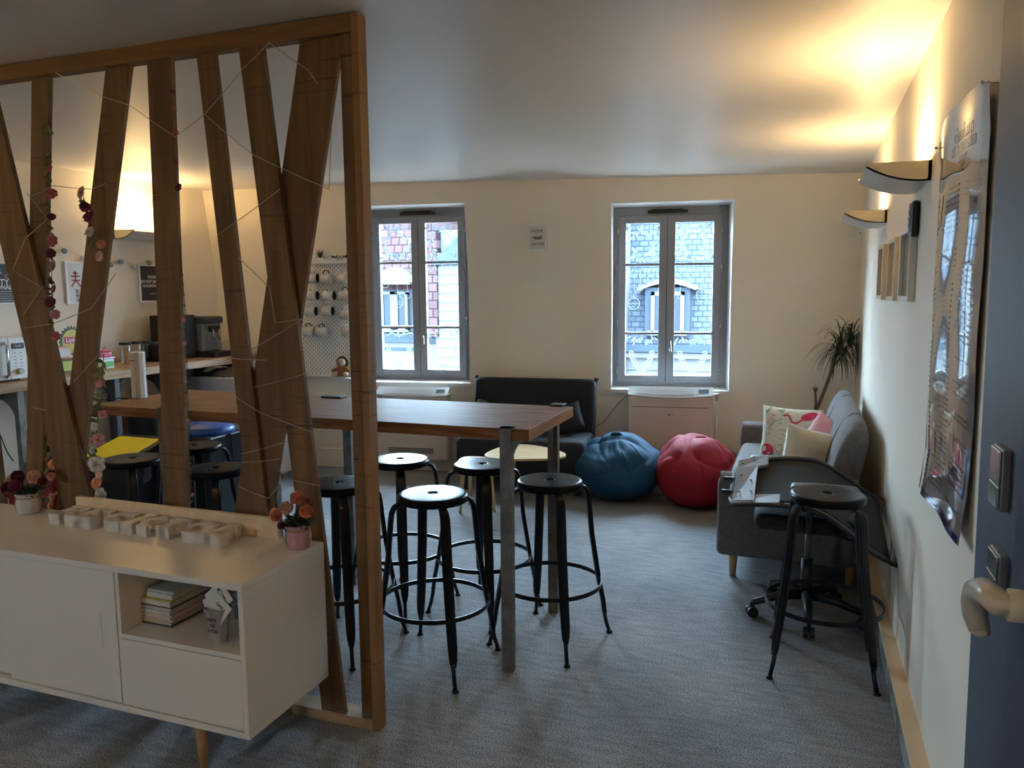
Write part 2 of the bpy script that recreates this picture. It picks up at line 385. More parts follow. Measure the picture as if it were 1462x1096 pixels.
mb=MB(); nx,ny=14,20
vs=[]; 
for top in (0,1):
    for i in range(nx+1):
        for j in range(ny+1):
            x=XL-.2+(XR+.4-XL)*i/nx; y=YB+(7.35-YB)*j/ny; vs.append((x,y,zc(x,y)+top*.12))
k=(nx+1)*(ny+1); fs=[]
for i in range(nx):
    for j in range(ny):
        a=i*(ny+1)+j; q=(a,a+1,a+ny+2,a+ny+1); fs.append(q); fs.append(tuple(w+k for w in reversed(q)))
mb.add(vs,fs); struct('ceiling',mb,M['ceil'],smooth=True)
mb=MB(); mb.box(XR,XR+.15,YB,7.3,0,2.75); struct('wall_right',mb,M['wall'])
mb=MB(); mb.box(XL-.15,XL,YB,6.6,0,2.75); struct('wall_left',mb,M['wall'])
# rear wall with an unseen window opening added for fill light
mb=MB(); 
for (x0,x1,z0,z1) in ((XL,-3.4,0,2.7),(-3.0,XR,0,2.7),(-3.4,-3.0,0,1.3),(-3.4,-3.0,1.9,2.7)): mb.box(x0,x1,YB-.15,YB,z0,z1)
struct('wall_rear',mb,M['wall'])
# back wall with two window openings
W=[dict(f=(1.50,2.515,.82,2.43),b=(1.505,2.48,.835,2.41)),dict(f=(3.790,4.795,.79,2.385),b=(3.790,4.755,.81,2.36))]
OFF=.16
def cell(mb,a,b):  # front rect a, back rect b = (t0,t1,z0,z1)
    def f(t,z): return B(t,z,lean(z))
    def g(t,z): return B(t,z,.34)
    mb.hexa([f(a[0],a[2]),f(a[1],a[2]),g(b[1],b[2]),g(b[0],b[2]),f(a[0],a[3]),f(a[1],a[3]),g(b[1],b[3]),g(b[0],b[3])])
mb=MB()
ts=[-.3,None,None,6.05]
def colm(t0,t1,b0,b1,z0,z1,bz0,bz1):
    zs=[z0]+([1.7] if z0<1.7<z1 else [])+[z1]; bz=[bz0]+([1.7] if z0<1.7<z1 else [])+[bz1]
    for i in range(len(zs)-1): cell(mb,(t0,t1,zs[i],zs[i+1]),(b0,b1,bz[i],bz[i+1]))
w1,w2=W
colm(-.3,w1['f'][0],-.3,w1['b'][0],0,2.75,0,2.75)
colm(w1['f'][1],w2['f'][0],w1['b'][1],w2['b'][0],0,2.75,0,2.75)
colm(w2['f'][1],6.05,w2['b'][1],6.05,0,2.75,0,2.75)
for w in W:
    f,b=w['f'],w['b']
    colm(f[0],f[1],b[0],b[1],0,f[2],0,b[2]); colm(f[0],f[1],b[0],b[1],f[3],2.75,b[3],2.75)
struct('wall_back',mb,M['wall'])
# white-painted window reveals
for i,w in enumerate(W):
    f,b=w['f'],w['b']; mb=MB(); e=.004; D=.30
    def q(t,z,o,u=0,v=0): return B(t+u,z+v,o)
    fl=lambda t,z:B(t,z,lean(z)-.003)
    def lin(s):  # interpolate front->back rect at outward depth OFF+.06
        k=(OFF+.05)/.34; return [f[j]+(b[j]-f[j])*k for j in range(4)]
    g=lin(0)
    # top, bottom, left, right boards
    z1=f[3]; z0=f[2]
    mb.hexa([B(f[0],z1-e,lean(z1)-.003),B(f[1],z1-e,lean(z1)-.003),B(g[1],g[3]-e,OFF+.05),B(g[0],g[3]-e,OFF+.05),B(f[0],z1+e,lean(z1)-.003),B(f[1],z1+e,lean(z1)-.003),B(g[1],g[3]+e,OFF+.05),B(g[0],g[3]+e,OFF+.05)])
    mb.hexa([B(f[0]-.012,z0-.028,-.018),B(f[1]+.012,z0-.028,-.018),B(g[1],g[2]-.028,OFF+.05),B(g[0],g[2]-.028,OFF+.05),B(f[0]-.012,z0+e,-.018),B(f[1]+.012,z0+e,-.018),B(g[1],g[2]+e,OFF+.05),B(g[0],g[2]+e,OFF+.05)])
    for (tf,tg,sg) in ((f[0],g[0],1),(f[1],g[1],-1)):
        for (za,zb) in ((z0,1.7),(1.7,z1)):
            mb.hexa([B(tf-e,za,lean(za)-.003),B(tf+e,za,lean(za)-.003),B(tg+e,za,OFF+.05),B(tg-e,za,OFF+.05),B(tf-e,zb,lean(zb)-.003),B(tf+e,zb,lean(zb)-.003),B(tg+e,zb,OFF+.05),B(tg-e,zb,OFF+.05)])
    struct('trim_%d'%(i+1),mb,M['wallwhite'])
# windows
def leafpath(mb,pts,w,z_off):
    pass
def window(i,t0,t1,z0,z1,ts,zb1,zb2,zg0,zg1,zs0,zs1,deco):
    r=sthing('window_%d'%i,B((t0+t1)/2,z0,OFF))
    def bx(mb,a,b,c,d,o0,o1): mb.hexa([B(a,c,o0),B(b,c,o0),B(b,c,o1),B(a,c,o1),B(a,d,o0),B(b,d,o0),B(b,d,o1),B(a,d,o1)])
    mb=MB(); bx(mb,t0-.03,t0+.05,z0-.03,z1+.04,OFF,OFF+.07); bx(mb,t1-.05,t1+.03,z0-.03,z1+.04,OFF,OFF+.07); bx(mb,t0+.05,t1-.05,z0-.03,zs0+.004,OFF,OFF+.07); bx(mb,t0+.05,t1-.05,zs1-.004,z1+.04,OFF,OFF+.07)
    wpart(r,'window_frame',mb,M['greyframe'],bevel=.003)
    sashes=[(t0+.045,ts-.002),(ts+.002,t1-.045)]
    for si,(a,b) in enumerate(sashes):
        mb=MB(); st=.066; o0,o1=OFF-.018,OFF+.035
        bx(mb,a,a+st,zs0,zs1,o0,o1); bx(mb,b-st,b,zs0,zs1,o0,o1); bx(mb,a+st,b-st,zs0,zg0,o0,o1); bx(mb,a+st,b-st,zg1,zs1,o0,o1)
        for zb in (zb1,zb2): bx(mb,a+st,b-st,zb-.011,zb+.011,o0+.004,o1)
        s=wpart(r,'sash',mb,M['greyframe'],bevel=.003)
        mb=MB(); bx(mb,a+st-.004,b-st+.004,zg0-.004,zg1+.004,OFF+.012,OFF+.016)
        L=V(r.location); mb.v=[q-L for q in mb.v]; mkobj('pane',mb,M['glass'],s)
        # white marker drawings on the glass
        mb=MB(); X0,X1=a+st,b-st; oo=OFF+.009
        def stroke(pts,w=.004):
            for j in range(len(pts)-1):
                p,q=V((pts[j][0],pts[j][1])),V((pts[j+1][0],pts[j+1][1])); d=q-p
                if d.length<1e-5: continue
                d.normalize(); n=V((-d.y,d.x))*w/2; p2=p-d*w*.3; q2=q+d*w*.3
                mb.add([B(p2.x-n.x,p2.y-n.y,oo),B(q2.x-n.x,q2.y-n.y,oo),B(q2.x+n.x,q2.y+n.y,oo),B(p2.x+n.x,p2.y+n.y,oo)],[(0,1,2,3)])
        def lf(x,z,a,L,w):
            pts=[]
            for k in range(9):
                u=k/8; pts.append((x+cos(a)*L*u - sin(a)*w*sin(pi*u)*.5, z+sin(a)*L*u+cos(a)*w*sin(pi*u)*.5))
            for k in range(7,0,-1):
                u=k/8; pts.append((x+cos(a)*L*u + sin(a)*w*sin(pi*u)*.5, z+sin(a)*L*u-cos(a)*w*sin(pi*u)*.5))
            mb.add([B(p[0],p[1],oo) for p in pts],[tuple(range(len(pts)))])
        def circ(x,z,r_,w=.004,n=22,a0=0,a1=2*pi,sz=1): stroke([(x+r_*cos(a0+(a1-a0)*k/n),z+sz*r_*sin(a0+(a1-a0)*k/n)) for k in range(n+1)],w)
        rnd=random.Random(i*10+si)
        cxm=(X0+X1)/2
        # upper pane: wreath of leaves
        cz=(zb1+zg1)/2; rr=.105
        for k in range(26):
            a_=2*pi*k/26; 
            if deco[si]==0 and sin(a_)>-.1: 
                pass
            jr=rr*(1+.1*rnd.uniform(-1,1)); lf(cxm+cos(a_)*jr*1.02,cz+sin(a_)*jr*1.15,a_+pi/2+rnd.choice((-.7,.7)),.055,.020)
        for k in range(14): lf(X0+rnd.uniform(0,X1-X0),zg1-rnd.uniform(0,.03),rnd.uniform(-2.4,-.7),.05,.016)
        for k in range(16): lf(X0+rnd.uniform(0,X1-X0),zb1+.02+rnd.uniform(0,.04),rnd.uniform(.3,2.8),.055,.018)
        # middle pane: garland swags and hanging baubles
        zt=zb1-.02; n_=4
        for row in (0,.018):
            for g_ in range(n_):
                xa=X0+(X1-X0)*g_/n_; xb=X0+(X1-X0)*(g_+1)/n_
                stroke([(xa+(xb-xa)*k/8,zt-row-.045*sin(pi*k/8)) for k in range(9)],.0035)
        for (fx,dz,rb) in deco[si+2]:
            x=X0+(X1-X0)*fx; zz=zb1-dz
            stroke([(x,zt-.03),(x,zz+rb+.012)],.0025); circ(x,zz,rb,.0045); circ(x,zz+rb+.006,.008,.003)
            if rb>.045:
                stroke([(x-rb*.95+2*rb*.95*k/10,zz+.008*sin(k*1.9)) for k in range(11)],.0035)
                stroke([(x-rb*.85+2*rb*.85*k/10,zz-.022+.006*sin(k*1.9)) for k in range(11)],.0025)
                circ(x-.015,zz+rb+.02,.012,.003); circ(x+.015,zz+rb+.02,.012,.003)
        # lower pane: leafy sprays in the corners
        for (sx,dirr) in ((X0+.02,1),(X1-.02,-1)):
            for k in range(9):
                u=k/8; px=sx+dirr*(.02+.11*u*u); pz=zg0+.03+.19*(1-u)
                for sg in (-1,1): lf(px,pz,(-pi/2 if dirr>0 else -pi/2)+dirr*(.5+u*.8)+sg*.6,.045,.014)
        for k in range(22): lf(X0+rnd.uniform(0,X1-X0),zb2-.02-rnd.uniform(0,.05),rnd.uniform(-3,0),.045,.014)
        mb.v=[q-L for q in mb.v]; mkobj('marker_drawing',mb,M['snow'],s,label='white marker drawings of leaves and baubles')
    mb=MB(); bx(mb,ts-.012,ts+.012,zs0,zs1,OFF+.02,OFF+.045); wpart(r,'closing_strip',mb,M['darkgrey'])
    # handle, hinges, vent
    mb=MB(); L=V(r.location)
    hz=zb2-.07; c=[(ts+.022,hz+.012),(ts+.030,hz-.03),(ts+.034,hz-.085),(ts+.045,hz-.09),(ts+.042,hz-.03),(ts+.036,hz+.015)]
    mb.tube([B(p[0],p[1],OFF-.045) for p in c],.0055,8,closed=True)
    mb.cyl(B(ts+.03,hz+.005,OFF-.045),B(ts+.03,hz+.005,OFF-.015),.008)
    wpart(r,'handle',mb,M['chrome'],smooth=True)
    for tt in (t0+.042,t1-.042):
        for hzz in (zs0+.1,zs0+.52,zs0+1.0,zs1-.12):
            mb=MB(); mb.cyl(B(tt,hzz-.035,OFF-.02),B(tt,hzz+.035,OFF-.02),.008,n=10); wpart(r,'hinge',mb,M['chrome'],smooth=True)
    mb=MB(); bx(mb,ts-.17,ts+.17,zs1+.018,zs1+.045,OFF-.028,OFF); bx(mb,ts-.14,ts+.13,zs1+.045,zs1+.055,OFF-.018,OFF)
    wpart(r,'air_vent',mb,M['black'],bevel=.003)
    return r
window(1,1.505,2.485,.838,2.41,1.995,1.925,1.325,.928,2.285,.868,2.342,
   {0:1,1:1,2:[(.12,.20,.03),(.5,.36,.055),(.82,.30,.032)],3:[(.3,.16,.02)]})
window(2,3.792,4.757,.812,2.36,4.258,1.875,1.275,.903,2.232,.842,2.293,
   {0:1,1:1,2:[(.25,.34,.05),(.45,.20,.026),(.74,.12,.024)],3:[(.15,.28,.02),(.38,.14,.024),(.75,.27,.055)]})
# frame of the added rear window, unseen, there only for its fill light
mb=MB()
for (x0,x1,z0,z1) in ((-3.4,-3.37,1.3,1.9),(-3.03,-3.0,1.3,1.9),(-3.37,-3.03,1.3,1.33),(-3.37,-3.03,1.87,1.9)): mb.box(x0,x1,YB-.1,YB-.04,z0,z1)
struct('window_3',mb,M['greyframe'])
# baseboards
mb=MB(); mb.hexa([B(-.1,0,-.018),B(5.75,0,-.018),B(5.75,0,.02),B(-.1,0,.02),B(-.1,.16,-.018),B(5.75,.16,-.018),B(5.75,.16,.02),B(-.1,.16,.02)])
mb.hexa([B(-.1,.16,-.024),B(5.75,.16,-.024),B(5.75,.16,.02),B(-.1,.16,.02),B(-.1,.175,-.024),B(5.75,.175,-.024),B(5.75,.175,.02),B(-.1,.175,.02)])
struct('baseboard_back',mb,M['wall'])
mb=MB(); mb.box(.39,XR+.01,.4,6.93,0,.108); mb.mi=1; mb.box(.383,XR+.01,.4,6.93,.108,.118)
struct('baseboard_right',mb,[mat('grey_stained_board',(.33,.33,.33),.7,nz=((.12,.12,.13),.55,7)),M['palewood']],bevel=.002)
mb=MB(); mb.box(XL,XL+.015,-1,6.1,0,.10); struct('baseboard_left',mb,M['wallwhite'])
# door surround and door leaf at the right
mb=MB(); mb.hexa([(.425,.9,0),(.47,.9,0),(.47,2.11,0),(.425,2.11,0),(.425,.9,2.6),(.47,.9,2.6),(.47,2.235,2.6),(.425,2.235,2.6)])
struct('trim_3',mb,M['navyjamb'],bevel=.003)
d=sthing('door_1',(.38,1.0,0))
mb=MB(); mb.box(.36,.40,.66,1.535,.01,2.08); wpart(d,'door_leaf',mb,M['navydoor'],bevel=.003)
mb=MB(); mb.cyl((.36,1.395,1.155),(.325,1.395,1.155),.026,n=24); mb.cyl((.335,1.395,1.155),(.30,1.395,1.155),.016,n=16)
pts=[(.312,1.385,1.158),(.306,1.42,1.158),(.303,1.46,1.152),(.301,1.495,1.137),(.302,1.515,1.113),(.305,1.517,1.085),(.312,1.507,1.062)]
mb.tube(pts,[.021,.021,.0215,.0215,.021,.020,.017],16); mb.ball(pts[-1],.017,sc=(1,1,.6))
wpart(d,'lever_handle',mb,M['handle'],smooth=True,label='curved ivory lever handle')

# ------------------------------------------------------------------ wall switches (right)
def switch(y0,y1,z0,z1,lab):
    t=thing('light_switch',lab,'switch',(.425,(y0+y1)/2,z0))
    mb=MB(); mb.box(.407,.425,y0,y1,z0,z1); wpart(t,'switch_box',mb,M['silver'],bevel=.003)
    mb=MB(); mb.box(.402,.407,y0+.004,y1-.004,z0+.004,z0+(z1-z0)*.4); wpart(t,'rocker',mb,M['chrome'],bevel=.002)
    mb=MB(); mb.box(.402,.407,y0+.004,y1-.004,z0+(z1-z0)*.43,z1-.004); wpart(t,'rocker',mb,M['chrome'],bevel=.002)
switch(1.865,1.955,1.185,1.318,'tall chrome double light switch on the blue jamb, above the other one')
switch(1.835,1.925,1.012,1.098,'square chrome light switch on the blue jamb, beside the ivory door handle')

# ------------------------------------------------------------------ wall sconces
def sconce(root_loc,flip,lab,ln=.46):
    # cross-section in (out, z): flat open top, curved underside
    t=thing('wall_sconce',lab,'lamp',root_loc,0,'wing-shaped wall lamps')
    D=.225; s=-1 if flip else 1   # s=+1: room side is -x
    n=12
    def und(k):  # underside curve from wall to tip
        u=k/n; return (D*u, -.070*(1-u**2.2)*1.0-.012*u)
    prof=[und(k) for k in range(n+1)]
    mb=MB(); vs=[];fs=[]
    inner=[(a,b+.006) for a,b in prof]
    for yy in (0,ln):
        for a,b in prof: vs.append((-s*a,yy,b))
        for a,b in inner: vs.append((-s*a*.985,yy,b))
    m=len(prof)
    for k in range(m-1):
        fs+= [(k,k+1,2*m+k+1,2*m+k),(m+k,3*m+k,3*m+k+1,m+k+1)]
    fs+=[(m-1,2*m-1,4*m-1,3*m-1),(0,2*m,3*m,m)]
    fs+=[tuple(range(0,m))+tuple(reversed(range(m,2*m))),tuple(reversed(range(2*m,3*m)))+tuple(range(3*m,4*m))]
    mb.add(vs,fs); mkobj('shade',mb,M['lampmetal'],t,smooth=False)
    for yy in (0,ln-.004):
        mb=MB(); poly=[(a,b) for a,b in prof]+[(D,.004),(0,.004)]
        mb.prism(poly,lambda a,b,d_:(-s*a,yy+d_,b),.004); mkobj('end_plate',mb,M['lampcream'],t,label='cream end plate')
    mb=MB(); mb.box(-.012*s,0,.0,ln,-.07,.004) if s>0 else mb.box(0,.012,0,ln,-.07,.004); mkobj('back_plate',mb,M['lampcream'],t)
    mb=MB(); mb.cyl((-s*.085,.07,-.022),(-s*.085,ln-.07,-.022),.007,n=10)
    em=mat('halogen_tube',(1,.8,.5),.5,em=((1,.66,.28),14)); mkobj('bulb',mb,em,t,label='glowing halogen tube')
    return t
sconce((XR,3.345,2.126),False,'wing-shaped wall lamp on the right wall, nearest the glossy poster')
sconce((XR,4.975,2.095),False,'wing-shaped wall lamp on the right wall, farther one above the picture frames')
sconce((XL,4.96,2.175),True,'wing-shaped wall lamp on the left wall above the coffee counter')
sconce((XL,1.2,2.175),True,'wing-shaped wall lamp on the left wall beside the viewer, out of the picture')  # added lamp, out of sight, gives the left side warm fill
sconce((XR,-1.2,2.12),False,'wing-shaped wall lamp on the right wall behind the viewer')  # added lamp behind the camera, warm fill for the sideboard
def area(name,loc,rot,sx,sy,power,col):
    l=bpy.data.lights.new(name,'AREA'); l.shape='RECTANGLE'; l.size=sx; l.size_y=sy; l.energy=power; l.color=col
    o=bpy.data.objects.new(name,l); COL.objects.link(o); o.location=loc; o.rotation_euler=rot; o['kind']='helper'; return o
WARM=(1,.66,.30)
for nm,x,y,z,pw in (('sconce_light_near',XR-.11,3.575,2.135,2.6),('sconce_light_far',XR-.11,5.2,2.10,2.5),('sconce_light_left',XL+.15,5.19,2.185,3.4),('sconce_light_rear',XR-.085,-.97,2.13,12),('sconce_light_side',XL+.10,1.43,2.185,6.5)):  # rear and side entries are added fill, from the unseen lamps
    area(nm,(x,y,z),(pi,0,0),.04,.34,pw,WARM)

# ------------------------------------------------------------------ bar stools
def make_stool(loc,rz,lab,group):
    t=thing('bar_stool',lab,'stool',loc,rz,group)
    h=.78; r=.155
    mb=MB(); mb.ring([(.019,h-.006),(.0195,h-.003),(.021,h-.0012),(.024,h-.0004),(.028,h),(.06,h),(.10,h),(r-.018,h),(r-.014,h-.0005),(r-.008,h-.002),(r-.003,h-.006),(r,h-.012),(r,h-.014),(r,h-.029),(r-.001,h-.033),(r-.003,h-.034),(r-.005,h-.034),(r-.006,h-.032),(r-.006,h-.014),(r-.010,h-.008),(.10,h-.007),(.024,h-.007)],n=64)
    mkobj('seat',mb,M['seatmetal'],t,smooth=True)
    for a in (0,90,180,270):
        a=R(a); e=V((cos(a),sin(a),0)); tg=V((-sin(a),cos(a),0))
        path=[(.120,h-.038,.028),(.150,h-.040,.034),(.172,h-.050,.040),(.184,h-.075,.044),(.190,h-.12,.046),(.205,h-.28,.046),(.238,.29,.045),(.262,.17,.042),(.268,.125,.036),(.272,.095,.022)]
        pts=[];fr=[];prof=[]
        for i,(rr,z,w) in enumerate(path):
            p0=path[max(0,i-1)];p1=path[min(len(path)-1,i+1)]
            tt=(e*(p1[0]-p0[0])+V((0,0,p1[1]-p0[1]))).normalized(); nrm=tg.cross(tt)
            pts.append(e*rr+V((0,0,z))); fr.append((tg,nrm)); hw=w/2; th=.013
            prof.append([(-hw,-th*.6),(-hw*.85,th*.2),(-hw*.45,th*.7),(hw*.45,th*.7),(hw*.85,th*.2),(hw,-th*.6),(hw*.8,-th*.8),(0,-th*.35),(-hw*.8,-th*.8)])
        mb=MB(); mb.sweep(pts,fr,prof)
        mb.tube([e*.270+V((0,0,.11)),e*.280+V((0,0,.06)),e*.295+V((0,0,.012))],.0095,10)
        mb.cyl(e*.297+V((0,0,0)),e*.297+V((0,0,.010)),.016,.013,12)
        mkobj('leg',mb,M['blackmetal'],t,smooth=True)
    mb=MB(); mb.ring([(.246,.278),(.246,.298),(.2415,.298),(.2415,.278)],n=48); mkobj('foot_ring',mb,M['blackmetal'],t)
    return t
G='black metal bar stools'
S0=make_stool((-1.495,3.027,0),R(-49),'black metal bar stool in front of the high table, left of its near steel leg',G)
for x,y,rz,lab in [(-1.997,3.062,-51,'black metal bar stool right behind the end post of the slatted partition'),
  (-3.372,3.183,-45,'black metal bar stool between the partition slats, in front of the yellow-lidded bin'),
  (-2.772,3.13,-50,'black metal bar stool seen between two slats left of the crossed boards, nearer of two'),
  (-3.313,3.575,-40,'black metal bar stool behind another one, near the bin with the blue lid'),
  (-1.08,3.421,-58,'black metal bar stool at the right end of the high table'),
  (-1.976,3.616,-60,'black metal bar stool on the far side of the table, beside the wooden end post'),
  (-1.509,3.643,-62,'black metal bar stool on the far side of the table, before the wooden coffee tables'),
  (.134,3.567,-45,'black metal bar stool alone by the right wall in front of the office chair')]:
    dup(S0,(x,y,0),R(rz),lab,G)

# ------------------------------------------------------------------ high table
t=thing('high_table','long high table with thick wooden top and raw steel legs','table',(-2.2,3.39,0))
mb=MB(); mb.mi=0; mb.box(-3.50,-1.055,3.052,3.735,1.030,1.080); mb.m[-2:-2]=[]
me_=wpart(t,'tabletop',mb,[M['tabletop'],M['tabletop_end']],bevel=.002)
me_.data.polygons[3].material_index=1
for px in (-1.183,-2.385,-3.04):
    mb=MB(); w=.052
    # flat steel frame: two legs and an arched head rail, cut from one profile
    y0,y1=3.045,3.742; lw=.038
    mb.box(px,px+w,y0-.006,y0+lw-.006,0,1.086)
    mb.box(px,px+w,y1-lw+.006,y1+.006,0,1.055)
    n=10
    for sgn,ya in ((1,y0+lw-.006),(-1,y1-lw+.006)):
        for k in range(n):
            a0=pi/2*k/n;a1=pi/2*(k+1)/n; r_=.16
            yy0=ya+sgn*r_*(1-cos(a0)); yy1=ya+sgn*r_*(1-cos(a1)); zz0=.83+r_*sin(a0)-.0; zz1=.83+r_*sin(a1)
            p=[(px+.02,yy0,zz0),(px+w-.02,yy0,zz0),(px+w-.02,yy1,zz1),(px+.02,yy1,zz1),(px+.02,yy0,1.03),(px+w-.02,yy0,1.03),(px+w-.02,yy1,1.03),(px+.02,yy1,1.03)]
            if sgn<0: p=[p[3],p[2],p[1],p[0],p[7],p[6],p[5],p[4]]
            mb.hexa(p)
    mb.box(px+.02,px+w-.02,y0+lw+.154,y1-lw-.154,.985,1.03)
    mb.box(px,px+w,y0-.006,y0+.05,1.080,1.086)
    wpart(t,'leg_frame',mb,M['steel'],bevel=.004)

# ------------------------------------------------------------------ slatted partition
YP=2.437
def PX(u,v,y):   # helper: where the sight line through a photo point meets the plane y
    q=Rm@ray(u,v); return V((q.x*y/q.y,y,H+q.z*y/q.y))
t=thing('slatted_partition','rustic timber screen of leaning boards in a frame, floor to ceiling','partition',(-2.5,2.46,0))
mb=MB(); mb.box(-3.95,-1.478,YP,YP+.052,2.545,2.606); wpart(t,'top_rail',mb,M['beam'],bevel=.002)
mb=MB(); mb.box(-3.95,-1.478,YP,YP+.085,0,.040); wpart(t,'bottom_rail',mb,M['paleedge'],bevel=.002)
mb=MB(); mb.box(-1.478,-1.450,YP-.002,YP+.054,0,2.607); o=wpart(t,'end_post',mb,M['postw'],bevel=.002)
mb=MB(); mb.box(-1.532,-1.479,YP+.012,YP+.050,.04,2.545); wpart(t,'inner_post',mb,M['slat'],bevel=.002)
mb=MB(); mb.box(-3.95,-3.92,YP,YP+.052,.04,2.545); wpart(t,'end_post',mb,M['slat'],bevel=.002)
# slats: (top-left px, top-right px, top row, bottom-left, bottom-right, bottom row, depth offset)
SL=[((-40,-14),170,(30,7),740,.012,1,None),]
def slat(ul,ur,vt,bl,br,vb,dy,th=.020):
    y=YP+dy
    a=PX(ul,vt,y);b=PX(ur,vt,y);c=PX(br,vb,y);d=PX(bl,vb,y)
    # centre lines extended to the rails, constant width
    mt=(a+b)/2; mbm=(c+d)/2; w=((b-a).length+(c-d).length)/2
    dr=(mt-mbm).normalized()
    w=w*abs(dr.z)
    def at(z): return mbm+dr*((z-mbm.z)/dr.z)
    hw=w/2/abs(dr.z); T_=at(2.548);Bm=at(.038)
    mb=MB(); mb.hexa([(Bm.x-hw,y,.038),(Bm.x+hw,y,.038),(Bm.x+hw,y+th,.038),(Bm.x-hw,y+th,.038),(T_.x-hw,y,2.548),(T_.x+hw,y,2.548),(T_.x+hw,y+th,2.548),(T_.x-hw,y+th,2.548)])
    wpart(t,'slat',mb,M['slat'],bevel=.0015)
slat(-42,-3,164,86,131,712,.004)             # leaning right, upper left edge of the picture
slat(47,68,103,35,61,720,.026)               # near-vertical
slat(151,187,87,80,109,727,.0265,.02)        # leaning left
slat(213,240,79,232,271,722,.012)            # fourth
slat(282,302,67,353,384,733,.012)            # fifth
slat(340,373,60,460,494,1022,.004)           # sixth
slat(431,487,50,333,388,736,.033,.02)        # wide one
slat(-95,-60,140,-26,6,722,.02)
# fairy-light wire wound around the boards
def wiremb(mb,pts,r=.0016,y=YP-.004,sag=.012):
    out=[]
    for i in range(len(pts)-1):
        a=PX(pts[i][0],pts[i][1],y+ (pts[i][2] if len(pts[i])>2 else 0)); b=PX(pts[i+1][0],pts[i+1][1],y+(pts[i+1][2] if len(pts[i+1])>2 else 0))
        for k in range(6):
            u=k/6; q=a.lerp(b,u); q.z-=sag*sin(pi*u)*(a-b).length*.8; out.append(q)
    out.append(PX(pts[-1][0],pts[-1][1],y)); mb.tube(out,r,5)
fw_=thing('fairy_light_wire','thin copper fairy-light wire wound back and forth around the partition boards','string lights',(-2.4,YP,1.2))
for pts_ in ([(78,103),(145,137),(185,150),(250,195),(292,163),(345,100),(385,60)],
  [(45,280),(76,265),(130,270),(150,262)],
  [(292,163),(360,220),(470,270)],
  [(310,335),(400,270)],
  [(38,275),(68,312),(36,340),(18,385),(60,410),(33,450)],
  [(165,390),(130,440),(75,462),(35,468)],
  [(342,369),(385,410),(393,460),(432,455),(360,498)],
  [(325,511),(380,514)],
  [(362,553),(440,532)],
  [(335,565),(370,588),(445,616)],
  [(344,648),(410,630)],
  [(48,582),(65,585)],
  [(105,545),(150,495)],
  [(397,671),(417,685),(457,693)],
  [(340,694),(383,711),(400,692)],
  [(345,660),(400,655)],
  [(383,60),(440,100),(474,150,.1),(470,270,.0)]):
    mb=MB(); wiremb(mb,pts_); wpart(fw_,'wire_strand',mb,M['wire'])

# ------------------------------------------------------------------ flower garlands on the partition
def blossom(mb,c,r,rnd,n=7,axis=V((0,-1,0))):
    ax=V(axis).normalized(); s=ax.cross(V((0,0,1))).normalized(); w=s.cross(ax)
    for ring_,(k,tilt,sc) in enumerate(((n,.15,1.0),(n-1,.60,.82),(n-2,.95,.62),(3,1.25,.45))):
        for j in range(k):
            a=2*pi*j/k+ring_*.5+rnd.uniform(-.2,.2)
            d=(s*cos(a)+w*sin(a))*cos(tilt)+ax*sin(tilt)
            q=s*cos(a+pi/2)+w*sin(a+pi/2)
            L=r*sc; vs=[];fs=[]
            for u in range(4):
                f=u/3; ww=L*.60*sin(pi*min(.90,.20+f*.70)); p=V(c)+d*L*f+ax*L*.22*sin(pi*f)
                vs+=[p-q*ww,p+q*ww]
            for u in range(3): fs.append((2*u,2*u+1,2*u+3,2*u+2))
            mb.add(vs,fs)
def leaves(mb,c,L,rnd,k=3):
    for _ in range(k):
        a=rnd.uniform(0,2*pi); mb.leaf(c,(cos(a),-.35+rnd.uniform(-.3,.1),sin(a)*.8),L,L*.5,.2,4,up=V((0,1,0)))
def garland(lab,path,items,y,leafm='leafy',ls=.03):
    rnd=random.Random(len(path)*31+int(path[0][0]))
    P=[PX(u,v,y) for u,v in path]; t=thing('flower_garland',lab,'garland',P[-1],0,'artificial flower garlands on the partition')
    mb=MB(); mb.tube(P,.0016,5); wpart(t,'stem',mb,M['leafg'])
    mb=MB()
    for i in range(len(P)-1):
        n=max(1,int((P[i]-P[i+1]).length/.035))
        for k in range(n): leaves(mb,P[i].lerp(P[i+1],(k+rnd.random())/n),ls*rnd.uniform(.8,1.3),rnd,3)
    wpart(t,'leaves',mb,M[leafm],kind='stuff')
    for (u,v,c,r) in items:
        mb=MB(); blossom(mb,PX(u,v,y-.012),r,rnd,axis=V((rnd.uniform(-.4,.8),-1,rnd.uniform(-.1,.6)))); wpart(t,'blossom',mb,M['p_'+c])
yg=YP+.052
garland('thin garland of red and pink flowers hanging down the right side of the second slat',
  [(71,165),(72,220),(71,270),(73,330),(74,390),(75,440),(76,492)],
  [(73,178,'burg',.012),(72,240,'rose',.017),(74,277,'rose',.024),(74,310,'burg',.018),(76,343,'rose',.028),(73,362,'burg',.022),(77,379,'pink',.024),(73,400,'burg',.018),(78,413,'rose',.022),(72,431,'burg',.026),(79,449,'pink',.022),(81,480,'rose',.022)],YP+.022)
garland('garland of salmon flowers low behind the first crossing of slats, above a red box',
  [(66,600),(72,640),(76,700),(75,742)],
  [(75,632,'salmon',.02),(79,663,'salmon',.03),(73,680,'pink',.02),(75,695,'magenta',.028),(79,703,'white',.015),(76,708,'pink',.024),(72,722,'salmon',.018)],YP+.055,ls=.04)
garland('short flower garland curling across the third slat, with a pale pink bloom at its top',
  [(116,272),(122,290),(126,308),(130,330),(136,345),(150,362)],
  [(118,276,'peach',.030),(122,296,'burg',.022),(128,310,'burg',.028),(129,331,'white',.022),(145,349,'salmon',.020),(143,366,'peach',.022)],YP-.012,ls=.028)
